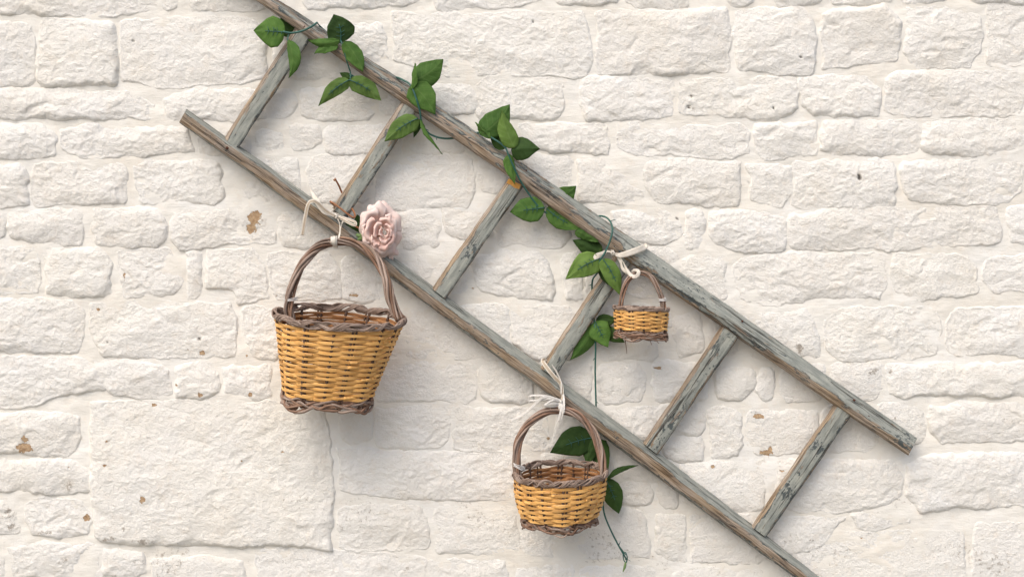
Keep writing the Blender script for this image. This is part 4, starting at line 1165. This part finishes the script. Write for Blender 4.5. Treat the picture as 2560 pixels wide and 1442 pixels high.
for k, (cx, cy, a, sp, r1, h1, sd) in enumerate([(964, 585, 150, 130, .024, .111, 31), (972, 584, 25, 130, .021, .104, 32), (970, 590, -85, 140, .020, .105, 33), (970, 584, 185, 130, .013, .112, 34), (974, 586, -20, 170, .010, .109, 35)]):
    petal(cx, cy, a, sp, r1 * .5, r1, .084, h1, .004, M_PETALI, sd * 3, .8, .003)
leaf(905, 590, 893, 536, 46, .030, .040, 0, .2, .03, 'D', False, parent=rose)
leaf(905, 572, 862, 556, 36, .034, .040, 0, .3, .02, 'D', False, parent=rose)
m = MB()
m.tube(catmull([pt(*p) for p in [(950, 590, .058), (918, 588, .050), (905, 575, .046), (880, 560, .030), (862, 540, .026), (842, 520, .034), (826, 505, .052), (832, 507, .064), (850, 520, .068), (868, 534, .068), (884, 544, .064), (887, 535, .056), (878, 518, .044), (868, 500, .026), (855, 482, .020), (848, 466, .030), (841, 453, .040), (837, 449, .042)]], 120), .0024, 7)
for dx, dy in ((-4, -1), (4, -2), (1, -5), (-2, 3)): m.tube([pt(837, 450, .042), pt(837 + dx, 450 + dy, .044)], [.0022, .0014], 6)
m.build('stem', M_STEMR, rose)
m = MB()
m.tube(catmull([pt(908, 587, .066), pt(898, 590, .068), pt(891, 585, .068)], 6), [.004, .005, .0055, .005, .0045, .003], 6); m.tube(catmull([pt(908, 588, .066), pt(900, 597, .068), pt(894, 600, .066)], 6), [.003, .0045, .005, .005, .004, .002], 6)
m.build('sepal', M_SEPAL, rose)

# ------------------------------------------------------------------ ribbons
def strip(P, w, tw, mat, parent, name='ribbon_strand', thick=.0005, n=None, taper=None, stripe=False):
    """P: (px,py,h); tw: twist in degrees of the ribbon's face away from the viewer"""
    n = n or len(P) * 7
    C = catmull([pt(*p) for p in P], n)
    T = np.gradient(C, axis=0); T /= np.linalg.norm(T, axis=1)[:, None] + 1e-12
    twi = np.interp(np.linspace(0, 1, n), np.linspace(0, 1, len(tw)), tw)
    wi = np.full(n, w) if taper is None else w * np.interp(np.linspace(0, 1, n), np.linspace(0, 1, len(taper)), taper)
    V = []; nw = 5
    prev = None
    for i in range(n):
        nn = np.array((0, -1.0, 0)); s = np.cross(nn, T[i]); l = np.linalg.norm(s)
        s = s / l if l > .05 else prev
        if prev is not None and s.dot(prev) < 0 : s = -s
        prev = s
        fn = np.cross(T[i], s)
        a = math.radians(twi[i]); s2 = s * math.cos(a) + fn * math.sin(a); f2 = np.cross(T[i], s2)
        for j in range(nw):
            q = j / (nw - 1) * 2 - 1
            V.append(C[i] + s2 * wi[i] / 2 * q + f2 * (thick * .5 * (q * q) + thick * .3))
        for j in range(nw):
            q = 1 - j / (nw - 1) * 2
            V.append(C[i] + s2 * wi[i] / 2 * q - f2 * thick * .3 + f2 * thick * .5 * q * q)
    k = 2 * nw; F = []; mi = []
    for i in range(n - 1):
        for j in range(k):
            F.append((i * k + j, i * k + (j + 1) % k, (i + 1) * k + (j + 1) % k, (i + 1) * k + j)); mi.append(1 if stripe and (j in (1, 2, 6, 7)) else 0)
    F.append(tuple(range(k))[::-1]); mi.append(0); F.append(tuple((n - 1) * k + j for j in range(k))); mi.append(0)
    return mesh_obj(name, np.array(V), F, mat, parent, True, mats=[mat, M_RIBD], midx=mi)

r1 = thing('ribbon_bow', 'cream satin ribbon tied round the lower rail to hold the largest basket handle', 'ribbon', pt(845, 545, .07), 'ribbons holding the baskets')
strip([(838, 541, .076), (815, 527, .084), (793, 507, .092), (780, 503, .094), (770, 512, .090), (763, 545, .084), (756, 588, .080)], .0095, [20, 10, 0, 20, 10, 0, 5], M_RIB, r1, stripe=True)
strip([(838, 541, .076), (812, 530, .080), (793, 505, .070), (783, 487, .050), (774, 468, .040)], .012, [60, 10, 0, 0, 30], M_RIB, r1, taper=[.4, 1, 1.1, .8, .2])
strip([(840, 540, .078), (862, 552, .086), (882, 562, .092), (889, 562, .094), (887, 555, .092), (866, 547, .086), (842, 540, .078)], .0065, [50, 20, 0, 0, 10, 20, 50], M_RIB, r1, stripe=True)
strip([(842, 541, .078), (849, 560, .086), (850, 580, .094), (846, 597, .100)], .0042, [40, 60, 30, 0], M_RIB, r1)
strip([(858, 551, .058), (853, 566, .078), (849, 584, .092), (846, 597, .100)], .0045, [0, 60, 50, 0], M_RIB, r1)
strip([(858, 551, .058), (868, 542, .030), (850, 532, .022), (836, 528, .036), (830, 533, .052), (840, 541, .074)], .007, [0, 0, 0, 0, 0, 20], M_RIB, r1)
th = np.linspace(0, 2 * math.pi, 14)
strip([(839 + 2 * math.sin(a), 604 - 14 * math.cos(a), .094 + .013 * -math.cos(a + math.pi / 2) * -1) for a in th], .011, [0], M_RIB, r1, name='handle_loop')
strip([(833, 603 + q, .1085 - .00004 * (q + 0) ** 2) for q in (-12, -6, 0, 6, 12)], .0125, [0], M_RIB, r1, name='handle_loop')
m = MB()
for a in range(3): m.tube(catmull([pt(837 + a * 1.5, 536, .078), pt(842, 540 + a, .083), pt(838 + a, 546, .079)], 7), .0018, 6)
m.build('knot', M_RIB, r1)

r2 = thing('ribbon_bow', 'thin cream ribbon looped over the upper rail above the smallest basket', 'ribbon', pt(1560, 650, .07), 'ribbons holding the baskets')
strip([(1610, 612, .030), (1612, 617, .050), (1596, 624, .068), (1572, 633, .071), (1550, 638, .066), (1536, 634, .060)], .0155, [60, 8, 0, 0, 0, 30], M_RIB, r2, taper=[.7, .9, 1, 1, .9, .5])
strip([(1536, 634, .060), (1545, 640, .060), (1552, 655, .064), (1556, 670, .068), (1570, 686, .080), (1580, 692, .090)], .010, [30, 10, 50, 20, 60, 20], M_RIB, r2, taper=[.6, 1, .7, .8, .6, .4])
strip([(1540, 632, .062), (1556, 652, .070), (1568, 676, .086), (1582, 691, .094), (1594, 688, .098), (1596, 678, .096), (1586, 675, .090), (1579, 680, .086)], .007, [60, 70, 60, 30, 0, 0, 0, 0], M_RIB, r2, taper=[.6, .6, .6, .9, 1.3, 1.4, 1.2, .5])
strip([(1536, 634, .058), (1518, 628, .056), (1504, 634, .064), (1490, 640, .070), (1489, 645, .072), (1500, 640, .074), (1516, 634, .066)], .009, [50, 40, 10, 0, 0, 20, 40], M_RIB, r2, taper=[.4, .6, .9, 1.2, 1, .8, .5])
m = MB(); m.tube(catmull([pt(1528, 626, .058), pt(1536, 632, .066), pt(1530, 640, .058)], 7), .0024, 6); m.tube(catmull([pt(1534, 626, .056), pt(1528, 633, .066), pt(1536, 640, .056)], 7), .0022, 6); m.build('knot', M_RIB, r2)

r3 = thing('ribbon_bow', 'white raffia and striped ribbon tied round the lower rail above the medium basket', 'ribbon', pt(1400, 985, .07), 'ribbons holding the baskets')
strip([(1362, 897, .040), (1357, 903, .062), (1372, 925, .072), (1388, 944, .072), (1402, 960, .072), (1406, 985, .078), (1404, 1008, .088)], .0105, [20, 0, 0, 10, 30, 60, 50], M_RIB, r3, stripe=True)
strip([(1362, 897, .040), (1384, 918, .052), (1394, 935, .060), (1403, 958, .074), (1403, 985, .080)], .006, [60, 40, 50, 50, 60], M_RAFFIA, r3)
for P, w in [([(1402, 1000, .09), (1370, 990, .096), (1340, 988, .09), (1324, 990, .084), (1322, 1000, .080), (1326, 1006, .08)], .0045), ([(1402, 1002, .09), (1362, 992, .10), (1340, 1008, .096), (1310, 1034, .086), (1275, 1053, .078)], .0065),
             ([(1404, 1004, .092), (1378, 996, .10), (1345, 1000, .094), (1322, 1001, .088)], .004), ([(1402, 1010, .092), (1385, 1008, .104), (1366, 1010, .106), (1362, 1014, .106), (1380, 1016, .104), (1400, 1012, .094)], .0055),
             ([(1402, 1004, .092), (1385, 1000, .104), (1372, 1004, .106), (1364, 1012, .106)], .004),
             ([(1402, 1006, .094), (1403, 1020, .104), (1400, 1036, .106), (1396, 1053, .104)], .0055), ([(1404, 1006, .094), (1407, 1022, .104), (1406, 1036, .106), (1402, 1050, .104)], .0045), ([(1408, 985, .082), (1410, 1005, .096), (1409, 1030, .104), (1402, 1038, .09)], .005),
             ([(1400, 1000, .09), (1398, 1020, .100), (1404, 1034, .09)], .004)]:
    strip(P, w, [20, 0, 30, 10], M_RAFFIA, r3, 'raffia_strand')
m = MB(); m.tube(catmull([pt(1398, 1000, .088), pt(1404, 1006, .096), pt(1400, 1012, .088)], 7), .0026, 6); m.tube(catmull([pt(1408, 1000, .088), pt(1402, 1004, .097), pt(1408, 1011, .088)], 7), .0022, 6); m.build('knot', M_RAFFIA, r3)
